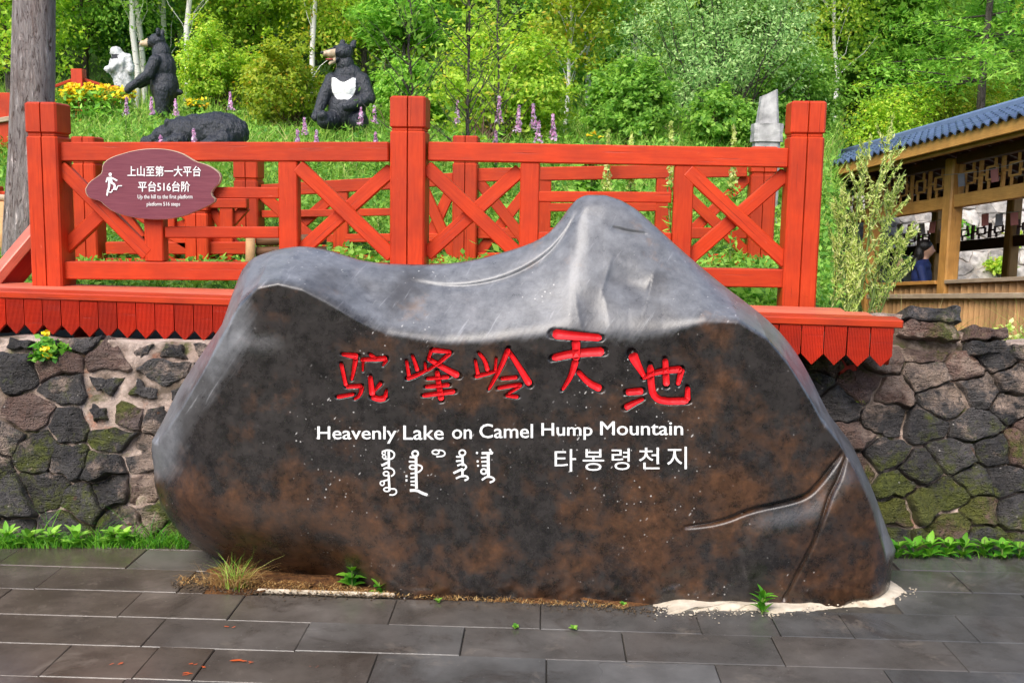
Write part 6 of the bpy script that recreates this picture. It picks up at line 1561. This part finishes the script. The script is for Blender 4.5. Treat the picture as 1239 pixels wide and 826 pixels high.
for args in (('tallest pale green mugwort, right of the right railing post', 1030, 375, 1081, 137, 5.75), ('second tall mugwort whose tip leans before the tiled eave', 1015, 372, 1054, 162, 5.9), ('mugwort stem hard against the right railing post', 1008, 372, 1022, 222, 5.8), ('mugwort with tips before the gallery lattice', 1040, 378, 1088, 212, 5.85), ('short bushy mugwort low over the coping end', 1022, 380, 1035, 290, 5.7), ('mugwort reaching right before the gallery column base', 1045, 380, 1105, 268, 5.9)):
    mugwort(*args, rs)
# grass, seed heads and sprouts on the wall top at the right
q_ = []
for k in range(420):
    X = rs.uniform(1.75, 3.1); Y = rs.uniform(5.5, 6.0); q_.append((X, Y, H(X, Y) + .02))
v, q = blades(np.array(q_), .17, .005, 1.1, rs, 4); v3, q3 = blades(np.array(q_)[:130], .36, .004, 1.2, rs, 5)
tag(obj('wall_top_grass', mesh_np(np.concatenate([v, v3]), np.concatenate([q, q3 + len(v)])), M['grass']), 'thin yellowish grass growing on the right wall top', 'grass', None, 'stuff')
small_bush('wall_top_plant', 'bright green feathery sprout on the wall top before the gallery', (ony(1103, 385, 5.8).x, 5.8, .95), .05, .22, 'lf_bright', 180, .022, rs, 'plant', .2)
small_bush('wall_top_plant', 'low pale herb on the wall top at the right edge', (ony(1225, 400, 5.8).x, 5.8, .88), .10, .16, 'lf_art', 160, .02, rs, 'plant', .5)
# undergrowth behind the front railing
rs = np.random.RandomState(61)
for px, Y, rad, hg, lf, lb in ((885, 6.5, .22, .22, 'lf_green', 'dark leafy plant behind the X brace by the right post'), (925, 6.3, .16, .16, 'lf_green', 'leafy plant low behind the right post foot'), (600, 7.2, .25, .25, 'lf_green', 'leafy plant behind the X brace right of the middle post'), (440, 7.4, .3, .25, 'lf_green', 'leafy plant behind the X brace left of the middle post'), (540, 6.9, .2, .2, 'lf_green', 'leafy plant at the right side of the middle post'), (280, 7.9, .25, .3, 'lf_green', 'leafy plant behind the stair railing near the sign'), (8, 9.8, .5, .6, 'lf_green', 'big leafy bush at the left edge beside the larch trunk'), (-5, 8.6, .4, .5, 'lf_weed', 'leafy bush low at the left edge beside the logs')):
    x = ony(px, 300, Y).x; small_bush('leafy_plant', lb, (x, Y, H(x, Y) - .02), rad, hg, lf, 700, .032, rs)

# grit and mortar crumbs round the boulder foot
rs = np.random.RandomState(71); Vg, Qg = [], []
ico = bmesh.new(); bmesh.ops.create_icosphere(ico, subdivisions=1, radius=1); iv = np.array([v.co[:] for v in ico.verts]); iq = np.array([[v.index for v in f.verts] for f in ico.faces]); ico.free()
for nm, lb, mt, rngs in (('mortar_crumbs', 'cream mortar crumbs scattered along the footing', 'cream', ((790, 1110, 260),)), ('grit', 'brown grit and soil crumbs along the boulder foot', 'soil', ((206, 480, 700), (480, 800, 420)))):
    Vg, Qg, o_ = [], [], 0
    for x0, x1, n in rngs:
        for k in range(n):
            px = rs.uniform(x0, x1)
            py = np.interp(px, [206, 300, 480, 620, 800, 935, 1060, 1110], [708, 716, 721, 727, 740, 742, 727, 715]) + rs.normal(0, 4.0 if mt == 'cream' else 3.0)
            p = onz(px, py); s_ = rs.uniform(.0015, .0055) * (1.6 if rs.rand() < .06 else 1)
            v_ = iv * np.array([s_, s_ * rs.uniform(.6, 1), s_ * rs.uniform(.4, .8)]) * (1 + .25 * rs.normal(0, 1, (len(iv), 1))) + np.array([p.x, p.y, .004 + s_ * .4])
            Vg.append(v_); Qg.append(iq + o_); o_ += len(iv)
    tag(obj(nm, mesh_np(np.concatenate(Vg), np.concatenate(Qg)), M[mt]), lb, 'grit', None, 'stuff')
